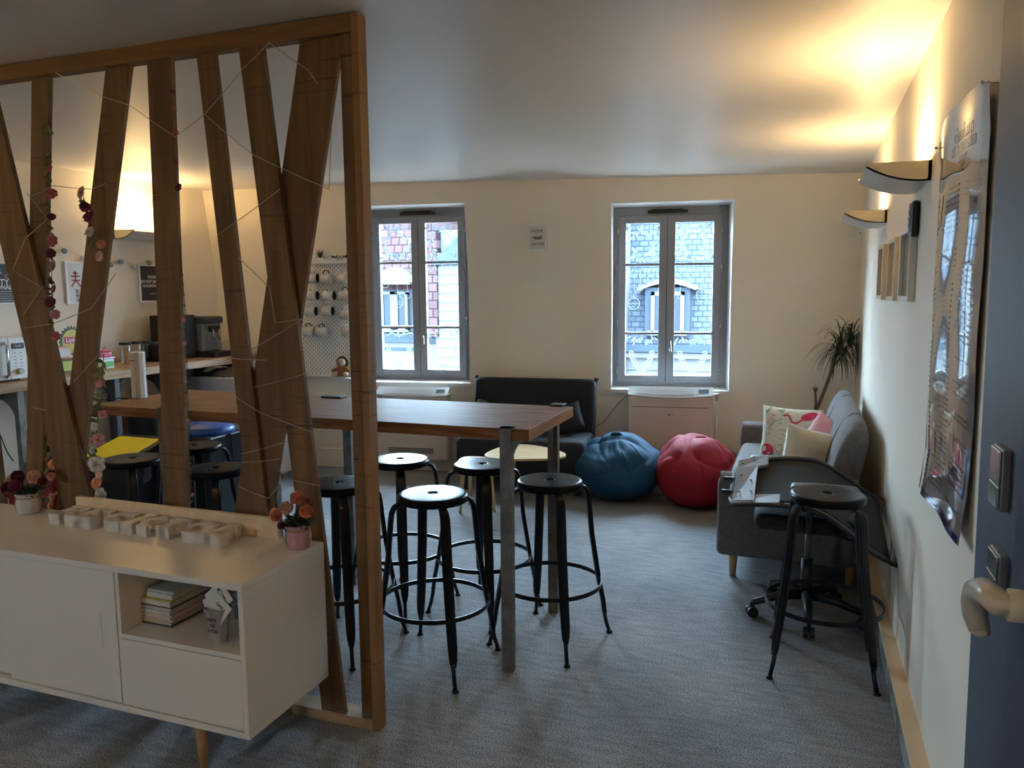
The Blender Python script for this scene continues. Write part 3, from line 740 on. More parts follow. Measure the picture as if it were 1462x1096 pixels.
garland('garland of white and pink roses beside the yellow-lidded bin',
  [(148,505),(147,560),(139,600),(135,650),(140,700),(143,738)],
  [(144,547,'pink',.022),(147,592,'pink',.020),(136,609,'white',.018),(142,627,'pink',.030),(134,641,'white',.024),(139,662,'white',.038),(142,677,'peach',.02),(139,689,'salmon',.030),(145,706,'white',.034),(138,726,'pink',.02)],YP+.04,ls=.040)
garland('sparse garland of tiny red flowers along the right edge of the fourth slat',
  [(245,125),(249,190),(253,260),(257,340),(261,400),(266,470),(268,560),(271,640),(274,715)],
  [(246,131,'burg',.010),(248,155,'rose',.008),(251,189,'rose',.012),(253,231,'magenta',.013),(255,268,'burg',.017),(257,343,'rose',.011),(263,457,'pink',.013),(265,490,'pink',.012),(266,545,'peach',.008),(269,600,'pink',.008),(275,706,'salmon',.008)],YP+.028,ls=.011)

# ------------------------------------------------------------------ sideboard
SX1,SY0,SY1,SZ0,SZ1=-1.636,1.937,2.392,.215,.740; SX0=-3.42
t=thing('sideboard','low white lacquered sideboard with sliding doors, open niche and tapered wooden legs','sideboard',(-2.5,2.16,0))
th=.022; DV=-2.162
mb=MB()
mb.box(SX0,SX1,SY0,SY1,SZ1-th,SZ1); mb.box(SX0,SX1,SY0,SY1,SZ0,SZ0+th)
mb.box(SX1-th*.9,SX1,SY0,SY1,SZ0+th,SZ1-th); mb.box(SX0,SX0+th,SY0,SY1,SZ0+th,SZ1-th)
mb.box(SX0+th,SX1-th*.9,SY1-.012,SY1,SZ0+th,SZ1-th)
mb.box(DV-.016,DV,SY0+.008,SY1-.012,SZ0+th,SZ1-th)
mb.box(DV,SX1-th*.9,SY0+.004,SY1-.012,.483,.500)
wpart(t,'cabinet_body',mb,M['white'],bevel=.0015)
mb=MB(); mb.box(DV+.003,SX1-th*.9-.003,SY0+.003,SY0+.021,SZ0+th+.004,.480); wpart(t,'flap_door',mb,M['white'],bevel=.0015)
mb=MB(); mb.box(-2.72,DV-.019,SY0+.006,SY0+.022,SZ0+th+.004,SZ1-th-.003); dl=wpart(t,'sliding_door',mb,M['white'],bevel=.0015)
mb=MB(); mb.box(-2.262,-2.250,SY0+.003,SY0+.0065,.43,.56); mb.v=[q-V(t.location) for q in mb.v]; mkobj('finger_pull',mb,M['white'],dl,bevel=.001)
mb=MB(); mb.box(SX0+th,-2.70,SY0+.026,SY0+.042,SZ0+th+.006,SZ1-th-.003); wpart(t,'sliding_door',mb,M['white'],bevel=.0015)
for lx,ly in ((-1.905,2.01),(-1.905,2.31),(-3.15,2.01),(-3.15,2.31)):
    mb=MB(); mb.tube([(lx+.02,ly-.01,0),(lx,ly,SZ0)],[.012,.024],14); wpart(t,'leg',mb,M['oakleg'],smooth=True)
# letters lying on the sideboard
_stag=0
def bar(mb,x0,y0,x1,y1,w,h,fx):
    global _stag
    _stag=(_stag+1)%9; h=h+_stag*.0004
    p,q=V((x0,y0)),V((x1,y1)); d=(q-p).normalized(); n=V((-d.y,d.x))*w/2
    c=[p-n,q-n,q+n,p+n]
    mb.hexa([fx(a.x,a.y,0) for a in c]+[fx(a.x,a.y,h) for a in c])
def arcb(mb,cx,cy,rx,ry,a0,a1,w,h,fx,n=14):
    vs=[];fs=[]
    for k in range(n+1):
        a=R(a0+(a1-a0)*k/n)
        for s_ in (-1,1):
            x=cx+(rx+s_*w/2)*cos(a); y=cy+(ry+s_*w/2)*sin(a)
            vs+=[fx(x,y,0),fx(x,y,h)]
    for k in range(n):
        a=k*4;b=a+4
        fs+=[(a,b,b+2,a+2),(a+1,a+3,b+3,b+1),(a,a+1,b+1,b),(a+2,b+2,b+3,a+3)]
    if abs(a1-a0)<359: fs+=[(0,2,3,1),(n*4,n*4+1,n*4+3,n*4+2)]
    mb.add(vs,fs)
def letter(ch,x,y,rz,lab):
    w,h,s,th=.105,.125,.024,.036
    t=thing('decorative_letter',lab,'letter',(x,y,SZ1+.0005),R(rz),'white wooden letters on the sideboard')
    fx=lambda a,b,c:V((a*1.12,b,c)); mb=MB(); B_=lambda *a:bar(mb,*a,.042,fx)
    sr=.022; s=.033; th=.042
    if ch in 'REKTL'[:]: pass
    if ch=='R':
        B_(.025,0,.025,h,s); B_(0,.008,.05,.008,sr); B_(0,h-.008,.06,h-.008,sr); arcb(mb,.055,h-.035,.026,.027,-90,90,s*.9,th,fx); B_(.02,h-.062,.058,h-.062,sr); B_(.05,h-.06,.09,.006,s); B_(.075,.008,.11,.008,sr)
    elif ch=='E':
        B_(.025,0,.025,h,s); B_(0,.009,.105,.009,.018); B_(0,h-.009,.10,h-.009,.018); B_(.02,h/2,.07,h/2,.016); B_(.098,0,.098,.035,.015); B_(.092,h-.035,.092,h,.015)
    elif ch=='C':
        arcb(mb,.055,h/2,.042,.052,45,318,s,th,fx); B_(.085,h-.04,.085,h-.004,.015); B_(.085,.004,.085,.032,.014)
    elif ch=='K':
        B_(.025,0,.025,h,s); B_(0,.008,.048,.008,sr); B_(0,h-.008,.048,h-.008,sr); B_(.03,h*.42,.085,h-.006,s*.8); B_(.045,h*.55,.09,.006,s*.9); B_(.068,.008,.115,.008,sr); B_(.065,h-.008,.11,h-.008,sr)
    elif ch=='T':
        B_(.052,0,.052,h,s); B_(.022,.009,.082,.009,.018); B_(0,h-.009,.105,h-.009,.018); B_(.008,h-.038,.008,h,.015); B_(.097,h-.038,.097,h,.015)
    elif ch=='O':
        arcb(mb,.055,h/2,.042,.052,0,360,s*1.05,th,fx,24)
    elif ch=='L':
        B_(.03,0,.03,h,s); B_(.0,.009,.105,.009,.018); B_(.098,0,.098,.04,.016); B_(.005,h-.009,.058,h-.009,.018)
    mkobj('letter_body',mb,M['letters'],t)
    return t
xs=[-2.825,-2.700,-2.565,-2.435,-2.297,-2.172,-2.062]
for ch,x,yy,rz,lab in zip('RECKTOL',xs,[2.232,2.228,2.23,2.228,2.232,2.225,2.240],[0,-2,0,-3,-5,-4,-16],
   ['white wooden letter R, leftmost of the letters lying on the sideboard','white wooden letter E lying between the R and the C on the sideboard','white wooden letter C lying on the sideboard','white wooden letter K lying right of the C on the sideboard','white wooden letter T lying between the K and the O on the sideboard','white wooden letter O lying on the sideboard','white wooden letter L, rightmost and nearest the pink flower pot']):
    letter(ch,x,yy,rz,lab)
mb=MB(); mb.box(-2.83,-1.815,2.362,2.384,SZ1,SZ1+.078); single('wooden_batten',mb,M['palewood'],'long pale wooden batten standing on the sideboard behind the white letters','batten',bevel=.002)
# potted artificial flowers
def flowerpot(loc,potm,lab,heads,tw):
    t=thing('potted_flowers',lab,'flowers',loc); rnd=random.Random(3)
    fold=lambda q,a:V((q.x*(1+.03*sin(a*9)),q.y*(1+.03*sin(a*9)),q.z))
    mb=MB(); mb.lathe([(.001,0),(.040,0),(.044,.01),(.047,.04),(.044,.062),(.041,.070),(.046,.078),(.049,.086),(.046,.088),(.040,.076),(.001,.072)],n=40,f=fold); mkobj('pot',mb,potm,t,smooth=True)
    mb=MB(); mb.ring([(.0435,.066),(.0455,.066),(.0455,.070),(.0435,.070)],n=24); mb.tube([(-.03,-.034,.068),(-.036,-.036,.05),(-.042,-.034,.03)],.0012,5); mb.tube([(-.03,-.034,.068),(-.026,-.04,.045),(-.02,-.044,.02)],.0012,5); mkobj('twine_bow',mb,M['twine'],t)
    mb=MB()
    for k in range(110):
        a=rnd.uniform(0,2*pi); r=rnd.uniform(.0,.04); mb.leaf((r*cos(a),r*sin(a),.075+rnd.uniform(0,.03)),(cos(a),sin(a),rnd.uniform(.1,1.6)),rnd.uniform(.03,.055),.013,.3,3)
    mkobj('leaves',mb,M['leafg'],t,kind='stuff')
    for (x,y,z,r,c) in heads:
        x*=1.35; y*=1.2; r*=1.05
        mb=MB(); mb.tube([(x*.25,y*.25,.07),(x*.7,y*.7,z*.7),(x,y,z)],.0014,5); mkobj('stem',mb,M['leafg'],t)
        mb=MB()
        for k in range(95):   # ball of small petals
            i=k+.5; ph=math.acos(1-2*i/95); a=pi*(1+5**.5)*i; d=V((cos(a)*sin(ph),sin(a)*sin(ph),cos(ph)))
            sd=d.cross(V((.3,.2,1))).normalized(); up=sd.cross(d)
            c0=V((x,y,z))+d*r*.45; tip=V((x,y,z))+d*r*rnd.uniform(.9,1.08); w=r*.22
            mb.add([c0-sd*w*.4,c0+sd*w*.4,tip+sd*w+up*w*.4,tip-sd*w+up*w*.4],[(0,1,2,3)])
            mb.add([c0-up*w*.4,c0+up*w*.4,tip+up*w,tip-up*w],[(0,1,2,3)])
        mb.ball((x,y,z),r*.72,10,8)
        mkobj('flower_head',mb,M['p_'+c],t)
    return t
flowerpot((-1.690,2.315,SZ1),M['pinkpot'],'small pink pot of orange and peach artificial pompon flowers on the sideboard',
  [(-.055,-.02,.115,.021,'salmon'),(-.078,.01,.108,.022,'peach'),(-.028,-.01,.145,.023,'peach'),(-.012,.02,.175,.024,'salmon'),(.035,-.01,.140,.023,'salmon'),(.012,.03,.165,.014,'rose'),(-.035,-.03,.085,.012,'magenta'),(-.02,-.045,.09,.009,'burg')],True)
flowerpot((-3.058,2.325,SZ1),M['whitepot'],'small white pot of burgundy and peach artificial flowers at the left end of the sideboard',
  [(-.025,-.01,.155,.026,'burg'),(.035,0,.158,.026,'peach'),(-.065,0,.13,.025,'peach'),(-.012,-.03,.125,.026,'magenta'),(-.062,-.02,.105,.026,'burg'),(.058,.01,.14,.018,'burg'),(-.055,-.03,.082,.016,'rose'),(.02,.03,.15,.02,'burg')],True)
# magazines in the niche: individual volumes in two stacks
mags=[(.0,.0,.006,(.03,.03,.03)),(0,0,.011,(.50,.44,.30)),(.004,0,.008,(.62,.40,.38)),(-.004,.002,.010,(.60,.57,.52)),(.002,0,.007,(.58,.45,.42)),(-.006,0,.012,(.62,.60,.56)),(.0,.004,.012,(.55,.54,.52)),(.004,.0,.006,(.10,.03,.03)),(.003,.0,.018,(.66,.62,.55)),(.0,0,.005,(.55,.50,.08)),(.018,.01,.019,(.66,.64,.60)),(.022,.015,.009,(.60,.58,.54))]
z=.5005
dsc=['bottom magazine with black cover','cream-paged magazine just above the black one','pinkish magazine low in the stack','pale magazine in the lower middle of the stack','thin reddish magazine in the stack middle','thick off-white magazine in the stack middle','grey-white magazine under the dark red cover','thin dark red magazine','thick book under the yellow cover','thin yellow-covered magazine','thick white book above the yellow cover','topmost pale book']
for k,(dx,dy,h,c) in enumerate(mags):
    mb=MB(); a=R(random.uniform(-2,2)); w=.155 if k<10 else .125
    Mx=Matrix.Translation((-2.105+dx,2.145+dy,z))@Matrix.Rotation(a,4,'Z')
    mb.box(-w/2,w/2,-.11,.11,0,h-.0006,Mx)
    single('magazine',mb,mat('magazine_%d'%k,c,.6,nz=(tuple(q*.8 for q in c),.6,40)),dsc[k]+', left stack in the sideboard niche','magazine','magazines in the left stack',bevel=.0008); z+=h
z=.5005
for k in range(9):
    mb=MB(); a=R(random.uniform(-4,4)+6); h=random.choice((.012,.016,.020)); c=random.choice(((.10,.09,.08),(.22,.20,.18),(.05,.05,.06),(.3,.28,.25)))
    Mx=Matrix.Translation((-1.775,2.25,z))@Matrix.Rotation(a,4,'Z'); mb.box(-.10,.10,-.075,.075,0,h-.0006,Mx)
    single('magazine',mb,mat('dark_magazine_%d'%k,c,.6),'dark magazine in the shadowed right stack of the niche, behind the cup','magazine','magazines in the right stack',bevel=.0008); z+=h
# foil cup with coasters
t=thing('paper_cup','silver folded cup reading CREATE THE FUTURE, holding white coasters','cup',(-1.800,2.010,.5005))
mb=MB(); mb.lathe([(.001,0),(.026,0),(.029,.02),(.036,.075),(.044,.118),(.0425,.118),(.034,.075),(.026,.006),(.001,.004)],n=8); mkobj('cup_body',mb,M['cupsilver'],t)
mb=MB()
for k,s_ in enumerate(('CREATE','THE','FUTURE')):
    zz=.088-.021*k
    text_mb(mb,s_,lambda a,b:V((-.0+a+.006,-(.0335+(zz-.05)*.16)-.0035,zz+b)),.0165,bold=.0006,sx=.72)
mkobj('lettering',mb,M['ink'],t,label='black words CREATE THE FUTURE')
for k,(a,x,yy,zz) in enumerate(((45,.002,.004,.148),(60,-.004,-.006,.118),(35,.008,-.012,.112))):
    c=thing('coaster',['white square coaster with a printed word, tallest in the silver cup','white coaster in the middle of the silver cup','white coaster nearest the front of the silver cup'][k],'coaster',(-1.800+x,2.010+yy,.5005+zz),0,'coasters in the silver cup')
    Mx=Matrix.Rotation(R(-12),4,'X')@Matrix.Rotation(R(a),4,'Y'); mb=MB(); mb.rbox(-.042,.042,-.0012,.0012,-.042,.042,r=.0011,n=2,M=Mx); mkobj('board',mb,M['paper'],c)
    mb=MB(); text_mb(mb,'BISTRO' if k==0 else 'CAFE',lambda p,q:Mx@V((p-.002,-.0018,q+.016)),.014,bold=.0004); mkobj('print',mb,M['ink'],c,label='dark printed word')

# ------------------------------------------------------------------ left counter
CZ=1.10
t=thing('bar_counter','long high wooden counter on steel legs along the left wall','counter',(-5.0,4.4,0))
mb=MB(); mb.box(XL+.005,-4.69,2.3,6.02,CZ-.058,CZ); wpart(t,'worktop',mb,M['counterw'],bevel=.003)
for yy in (3.56,4.32,4.78,5.75):
    mb=MB(); w=.045
    m_=M['steel'] if yy<4 else M['darkgrey']
    mb.box(-4.74,-4.70,yy,yy+w,0,CZ-.058); mb.box(XL+.02,XL+.06,yy,yy+w,0,CZ-.058); mb.box(XL+.06,-4.74,yy,yy+w,CZ-.10,CZ-.058)
    for k in range(8):
        a0,a1=pi/2*k/8,pi/2*(k+1)/8; r_=.17
        for sg,x0 in ((1,XL+.06),(-1,-4.74)):
            xa,xb=x0+sg*r_*(1-cos(a0)),x0+sg*r_*(1-cos(a1)); za,zb=CZ-.28+r_*sin(a0),CZ-.28+r_*sin(a1)
            p=[(xa,yy+.01,za),(xb,yy+.01,zb),(xb,yy+w-.01,zb),(xa,yy+w-.01,za),(xa,yy+.01,CZ-.09),(xb,yy+.01,CZ-.09),(xb,yy+w-.01,CZ-.09),(xa,yy+w-.01,CZ-.09)]
            if sg<0: p=[p[1],p[0],p[3],p[2],p[5],p[4],p[7],p[6]]
            mb.hexa(p)
    wpart(t,'leg_frame',mb,m_,bevel=.003)
# microwave
t=thing('microwave','white microwave oven with display and dial at the left edge of the counter','microwave',(-4.98,3.465,CZ))
# faces the room (+x)
DM=.135; y0,y1,x0,x1,z1=3.06+DM,3.60+DM,-5.20,-4.83,CZ+.285
mb=MB(); mb.box(x0,x1,y0,y1,CZ+.008,z1); wpart(t,'housing',mb,M['whitep'],bevel=.008)
mb=MB(); mb.box(x1,x1+.022,y0+.004,3.470+DM,CZ+.014,z1-.004); dd=wpart(t,'door',mb,M['whitep'],bevel=.006)
mb=MB(); mb.box(x1+.0225,x1+.024,y0+.04,3.40+DM,CZ+.05,z1-.045); mb.v=[q-V(t.location) for q in mb.v]; mkobj('door_window',mb,M['screen'],dd)
mb=MB(); mb.tube([(x1+.022,3.445+DM,CZ+.03),(x1+.045,3.445+DM,CZ+.05),(x1+.045,3.445+DM,z1-.05),(x1+.022,3.445+DM,z1-.03)],.009,10); mb.v=[q-V(t.location) for q in mb.v]; mkobj('door_handle',mb,M['chrome'],dd,smooth=True)
mb=MB(); mb.box(x1,x1+.02,3.476+DM,y1-.004,CZ+.014,z1-.004); wpart(t,'control_panel',mb,M['whitep'],bevel=.004)
mb=MB(); mb.box(x1+.0205,x1+.022,3.495+DM,3.582+DM,z1-.075,z1-.038); wpart(t,'display',mb,M['screen'])
mb=MB(); text_mb(mb,'12:45',lambda a,b:V((x1+.0225,3.538+DM+a,z1-.057+b)),.022); wpart(t,'clock_digits',mb,M['white_ink'])
mb=MB()
for r_ in range(5):
    for c_ in range(2): mb.box(x1+.0202,x1+.0212,3.508+DM+c_*.040,3.524+DM+c_*.040,z1-.105-r_*.022,z1-.100-r_*.022)
wpart(t,'buttons',mb,mat('print_grey',(.35,.33,.3),.6))
mb=MB(); mb.cyl((x1+.02,3.54+DM,CZ+.062),(x1+.042,3.54+DM,CZ+.062),.021,.018,20); wpart(t,'dial',mb,mat('beige_dial',(.58,.47,.33),.4),smooth=False)
for fx_ in (x0+.03,x1-.03):
    for fy in (y0+.04,y1-.04):
        mb=MB(); mb.cyl((fx_,fy,CZ),(fx_,fy,CZ+.009),.012); wpart(t,'foot',mb,M['black'])
# candy dispenser standing on the microwave
t=thing('snack_dispenser','clear tall dispenser filled with red and blue sweets on top of the microwave','dispenser',(-5.0,3.58,z1))
for k,(ya,c) in enumerate(((3.50,(.40,.05,.05)),(3.585,(.05,.10,.35)))):
    mb=MB(); mb.box(-5.06,-4.96,ya,ya+.075,z1,z1+.33); wpart(t,'tube',mb,M['clear'],bevel=.006)
    mb=MB(); rr=random.Random(k)
    for _ in range(150): mb.ball((rr.uniform(-5.05,-4.97),rr.uniform(ya+.012,ya+.063),z1+rr.uniform(.012,.30)),.011,6,4)
    wpart(t,'sweets',mb,mat('sweets_%d'%k,(.5,.45,.5),.4,nz=(c,.55,45)),kind='stuff')
mb=MB(); mb.box(-5.28,-5.25,4.0,4.24,CZ,CZ+.22); single('wooden_tray',mb,M['cream'],'cream rectangular tray standing upright behind the microwave against the left wall','tray',bevel=.004)
# round tea tin sign
def WL(u,v,x): 
    q=Rm@ray(u,v); return V((x,q.y*x/q.x,H+q.z*x/q.x))
c=WL(103,487,-5.12); t=thing('round_tin_sign','round yellow tin sign with red label and dark green beaded rim on the counter','sign',(c.x,c.y,c.z-.115))
def disc(mb,cx,cy,cz,r0,r1,xo,n=40): mb.ring([(r0,0),(r1,0),(r1,.004),(r0,.004)] if r0>0 else [(.0005,0),(r1,0),(r1,.004),(.0005,.004)],n=n)
def facing(mb): mb.v=[V((q.z,q.x,q.y)) for q in mb.v]; return mb
mb=MB(); mb.ring([(.0005,0),(.088,0),(.088,.004),(.0005,.004)],n=40); facing(mb); mb.v=[q+V((0,0,.115)) for q in mb.v]; mkobj('disc',mb,mat('tin_yellow',(.60,.50,.06),.4),t)
mb=MB(); mb.ring([(.088,0),(.100,0),(.100,.005),(.088,.005)],n=40)
for k in range(24):
    a=2*pi*k/24; mb.ball((.104*cos(a),.104*sin(a),.002),.011,8,5,sc=(1,1,.4))
facing(mb); mb.v=[q+V((0,0,.115)) for q in mb.v]; mkobj('rim',mb,mat('tin_green',(.05,.09,.05),.5),t,label='dark green beaded rim')
mb=MB(); mb.box(.005,.007,-.07,.07,.10,.15); mkobj('red_label',mb,mat('label_red',(.50,.02,.03),.4),t,bevel=.001)
mb=MB(); text_mb(mb,'Lipton',lambda a,b:V((.0078,a,.125+b)),.046,bold=.001); mkobj('lettering',mb,M['white_ink'],t)
def cbox(name,u0,v0,u1,v1,x,dep,m,lab,cat,group=None,zb=None,bev=.003,extra=None):
    a=WL(u0,v1,x); b=WL(u1,v0,x); z0=a.z if zb is None else zb
    mb=MB(); mb.box(x-dep,x,a.y,b.y,z0,b.z); return single(name,mb,m,lab,cat,group,bevel=bev),a,b,z0
def printed_box(u0,v0,u1,v1,x,dep,cols,lab,zb,txt=None):
    a=WL(u0,v1,x); b=WL(u1,v0,x)
    t=thing('tea_box',lab,'box',(x-dep/2,(a.y+b.y)/2,zb))
    mb=MB(); mb.box(x-dep,x,a.y,b.y,zb,b.z); wpart(t,'carton',mb,cols[0],bevel=.002)
    mb=MB(); mb.box(x,x+.0015,a.y+(b.y-a.y)*.08,a.y+(b.y-a.y)*.92,zb+(b.z-zb)*.15,zb+(b.z-zb)*.8); wpart(t,'label',mb,cols[1])
    return b.z
OR=mat('carton_orange',(.62,.25,.12),.6,nz=((.65,.55,.4),.55,25)); BR=mat('carton_brown',(.20,.12,.05),.7); GR=mat('label_green',(.10,.42,.10),.5); YG=mat('label_lime',(.50,.55,.10),.5)
zt=printed_box(88,510,110,523,-4.93,.10,(BR,YG),'brown tea box under the orange box, beside the round yellow sign',CZ)
zt=printed_box(82,494,101,507,-4.93,.10,(OR,mat('label_white',(.7,.66,.6),.5)),'orange and white tea box stacked on the brown tea box',zt+.0005)
a=WL(144,525,-4.90);b=WL(163,509,-4.90)
t=thing('food_container','white tub with green label on the counter, under the pink one','container',(-4.96,(a.y+b.y)/2,CZ))
mb=MB(); mb.rbox(-5.04,-4.90,a.y,b.y,CZ,CZ+.075,.008); wpart(t,'tub',mb,M['whitep'],smooth=True)
mb=MB(); mb.box(-4.8995,-4.898,a.y+.01,b.y-.01,CZ+.014,CZ+.055); wpart(t,'label',mb,GR)
mb=MB(); mb.rbox(-5.045,-4.895,a.y-.004,b.y+.004,CZ+.075,CZ+.086,.004); wpart(t,'lid',mb,M['whitep'],smooth=True)
t=thing('food_container','pink plastic tub with lid stacked on the green-labelled tub','container',(-4.96,(a.y+b.y)/2,CZ+.0865))
PK=mat('pink_plastic',(.55,.06,.12),.35)
mb=MB(); mb.rbox(-5.03,-4.91,a.y+.01,b.y-.01,CZ+.087,CZ+.128,.008); wpart(t,'tub',mb,PK,smooth=True)
mb=MB(); mb.rbox(-5.04,-4.90,a.y+.004,b.y-.004,CZ+.128,CZ+.142,.005); wpart(t,'lid',mb,mat('pink_lid',(.65,.10,.17),.35),smooth=True)
# glass jars
for k,(u,lab,fill) in enumerate(((180,'clear jar with black lid holding wooden stirrers, leftmost of three','sticks'),(195,'clear jar with black lid holding white sachets, middle of three','white'),(208,'clear jar with black lid holding dark capsules, rightmost of three','dark'))):
    c=WL(u,510,-5.08); t=thing('storage_jar',lab,'jar',(-5.08,c.y,CZ),0,'storage jars on the counter')
    mb=MB(); mb.lathe([(.001,.0),(.038,0),(.042,.006),(.042,.145),(.037,.155),(.035,.155),(.040,.144),(.040,.008),(.001,.005)],n=24); mkobj('glass_body',mb,M['clear'],t,smooth=True)
    mb=MB(); mb.lathe([(.001,.156),(.045,.156),(.047,.160),(.047,.170),(.044,.174),(.001,.174)],n=24); mkobj('lid',mb,M['black'],t,smooth=False)
    mb=MB(); rr=random.Random(k)
    for _ in range(22 if fill!='sticks' else 10):
        a=rr.uniform(0,6.28); r_=rr.uniform(0,.024)
        if fill=='sticks': mb.cyl((r_*cos(a)*.6,r_*sin(a)*.6,.007),(r_*cos(a+1.5),r_*sin(a+1.5)*1.1,.135),.004,n=6)
        else: mb.ball((r_*cos(a),r_*sin(a),.018+rr.uniform(0,.06)),.012,7,5)
    mkobj('contents',mb,{'sticks':M['beech'],'white':M['paper'],'dark':M['darkgrey']}[fill],t,kind='stuff')
a=WL(221,512,-5.0)
mb=MB(); mb.rbox(-5.12,-4.92,a.y,a.y+.22,CZ,CZ+.16,.03); t=thing('kettle_toaster','black rounded toaster beside the glass jars, half hidden by a slat','toaster',(-5.02,a.y+.12,CZ)); wpart(t,'housing',mb,M['black'],smooth=True)
mb=MB(); mb.box(-5.06,-5.04,a.y+.04,a.y+.2,CZ+.16,CZ+.162); mb.box(-5.0,-4.98,a.y+.04,a.y+.2,CZ+.16,CZ+.162); wpart(t,'slots',mb,M['darkgrey'])
t.name='toaster'
# coffee machine
c=WL(300,505,-4.98); yc=5.62
t=thing('coffee_machine','grey and black automatic coffee machine with twin spouts on the counter','coffee machine',(-4.98,yc,CZ))
GM=mat('grey_machine_metal',(.26,.26,.25),.4,.2)
mb=MB(); mb.rbox(-5.25,-4.93,yc-.12,yc+.12,CZ+.05,CZ+.34,.012); wpart(t,'housing',mb,GM,smooth=True)
mb=MB(); mb.rbox(-5.26,-4.90,yc-.125,yc+.125,CZ+.29,CZ+.355,.02); wpart(t,'top_cover',mb,M['darkgrey'],smooth=True)
mb=MB(); mb.box(-5.26,-4.80,yc-.125,yc+.135,CZ,CZ+.045); wpart(t,'drip_tray',mb,M['black'],bevel=.008)
mb=MB(); mb.box(-4.93,-4.88,yc-.05,yc+.05,CZ+.22,CZ+.27); wpart(t,'spout_block',mb,M['black'],bevel=.006)
for s_ in (-1,1):
    mb=MB(); mb.cyl((-4.885,yc+s_*.035,CZ+.15),(-4.885,yc+s_*.035,CZ+.24),.010); wpart(t,'spout',mb,M['chrome'],smooth=True)
mb=MB(); mb.box(-4.93,-4.927,yc-.08,yc+.10,CZ+.055,CZ+.20); wpart(t,'front_panel',mb,M['silver'],bevel=.001)
mb=MB(); mb.box(-5.22,-4.98,yc-.42,yc-.14,CZ,CZ+.375); single('water_machine',mb,M['black'],'tall black appliance left of the coffee machine, partly behind a slat','appliance',bevel=.01)
mb=MB(); mb.lathe([(.001,0),(.022,0),(.030,.075),(.028,.075),(.020,.004),(.001,.003)],c=(-4.85,yc,CZ+.046),n=20); single('glass_cup',mb,M['clear'],'small clear glass standing on the drip tray of the coffee machine','glass',smooth=True)
for k in range(2):
    mb=MB(); mb.lathe([(.001,0),(.028,0),(.033,.13),(.031,.13),(.026,.006),(.001,.004)],c=(-4.95+.02*k,5.835+k*.075,CZ),n=20)
    single('tumbler',mb,M['clear'],['clear tumbler just right of the coffee machine','clear tumbler at the end of the counter, farther from the coffee machine'][k],'glass','clear tumblers on the counter',smooth=True)
# things below the counter
def bin_(loc,w,d,h,body,lidm,lab,lid):
    t=thing('waste_bin',lab,'bin',loc)
    mb=MB(); f=.88
    mb.hexa([(-w/2*f,-d/2*f,0),(w/2*f,-d/2*f,0),(w/2*f,d/2*f,0),(-w/2*f,d/2*f,0),(-w/2,-d/2,h),(w/2,-d/2,h),(w/2,d/2,h),(-w/2,d/2,h)])
    mkobj('bin_body',mb,body,t,bevel=.015)
    mb=MB(); mb.grid(lambda u,v:V((cos(2*pi*u)*w/2*1.03*(1+.02*sin(14*u*pi)),sin(2*pi*u)*d/2*1.03*(1+.02*sin(22*u*pi)),h-.16*v-.02*sin(9*pi*u))) if True else 0,48,6)
    if lid!='none': 
        mkobj('bin_liner',mb,M['blackgloss'],t,smooth=True)
    if lid=='flat':
        mb=MB(); Mx=Matrix.Translation((0,0,h))@Matrix.Rotation(R(14),4,'X')@Matrix.Rotation(R(0),4,'Y'); mb.rbox(-w/2-.01,w/2+.01,-d/2,d/2,0,.045,.01,M=Mx); mkobj('lid_rim',mb,M['darknavy'],t,smooth=True)
        mb=MB(); mb.box(-w/2+.02,w/2-.02,-d/2+.02,d/2-.06,.0452,.052,M=Mx); mkobj('lid',mb,lidm,t,bevel=.003,label='bright yellow lid')
    if lid=='dome':
        mb=MB(); mb.lathe([(w/2+.01,h),(w/2+.01,h+.03),(w/2-.02,h+.05),(.001,h+.075)],n=32,sy=d/w); mkobj('lid',mb,lidm,t,smooth=True,label='glossy blue lid')
    return t
def ZP(u,v,z):
    q=Rm@ray(u,v); k=(z-H)/q.z; return V((q.x*k,q.y*k,0))
bin_(ZP(180,638,.64),.40,.40,.60,M['darknavy'],M['yellow'],'dark recycling bin with a bright yellow lid below the high table','flat')
bin_(ZP(292,612,.72),.40,.36,.70,M['darknavy'],M['bluelid'],'waste bin with black bag and blue lid behind the stools','dome')
mb=MB(); mb.rbox(-5.05,-4.72,4.72,5.2,0,.80,.05); single('dark_green_bin',mb,mat('dark_green',(.008,.02,.012),.5),'large dark green-black bin under the counter behind the yellow-lidded bin','bin',smooth=True)
t=thing('fridge','low grey-white refrigerator beyond the high table, near the back wall','refrigerator',(-4.62,5.6,0))
mb=MB(); mb.box(-4.93,-4.36,5.28,5.86,.02,.955); wpart(t,'cabinet',mb,M['greybox'],bevel=.01)
mb=MB(); mb.box(-4.355,-4.315,5.28,5.86,.05,.95); wpart(t,'door',mb,mat('fridge_white',(.66,.67,.66),.35),bevel=.01)
mb=MB(); mb.grid(lambda u,v:V((-4.90+.42*u,5.30+.40*v,.957+.004+.045*sin(pi*u)*sin(pi*v)*(1+.7*noise.noise(V((u*5,v*5,0))))+.008*noise.noise(V((u*14,v*14,3))))),24,24)
single('black_cloth_bag',mb,M['black'],'crumpled black cloth bag lying on top of the grey fridge','bag',smooth=True,solid=.004)
t=thing('red_crate','red storage box on the floor below the counter, under a black bag','box',(-4.75,3.95,0))
mb=MB(); mb.box(-4.95,-4.55,3.62,4.02,0,.46); wpart(t,'box_body',mb,mat('red_box',(.40,.008,.015),.5),bevel=.01)
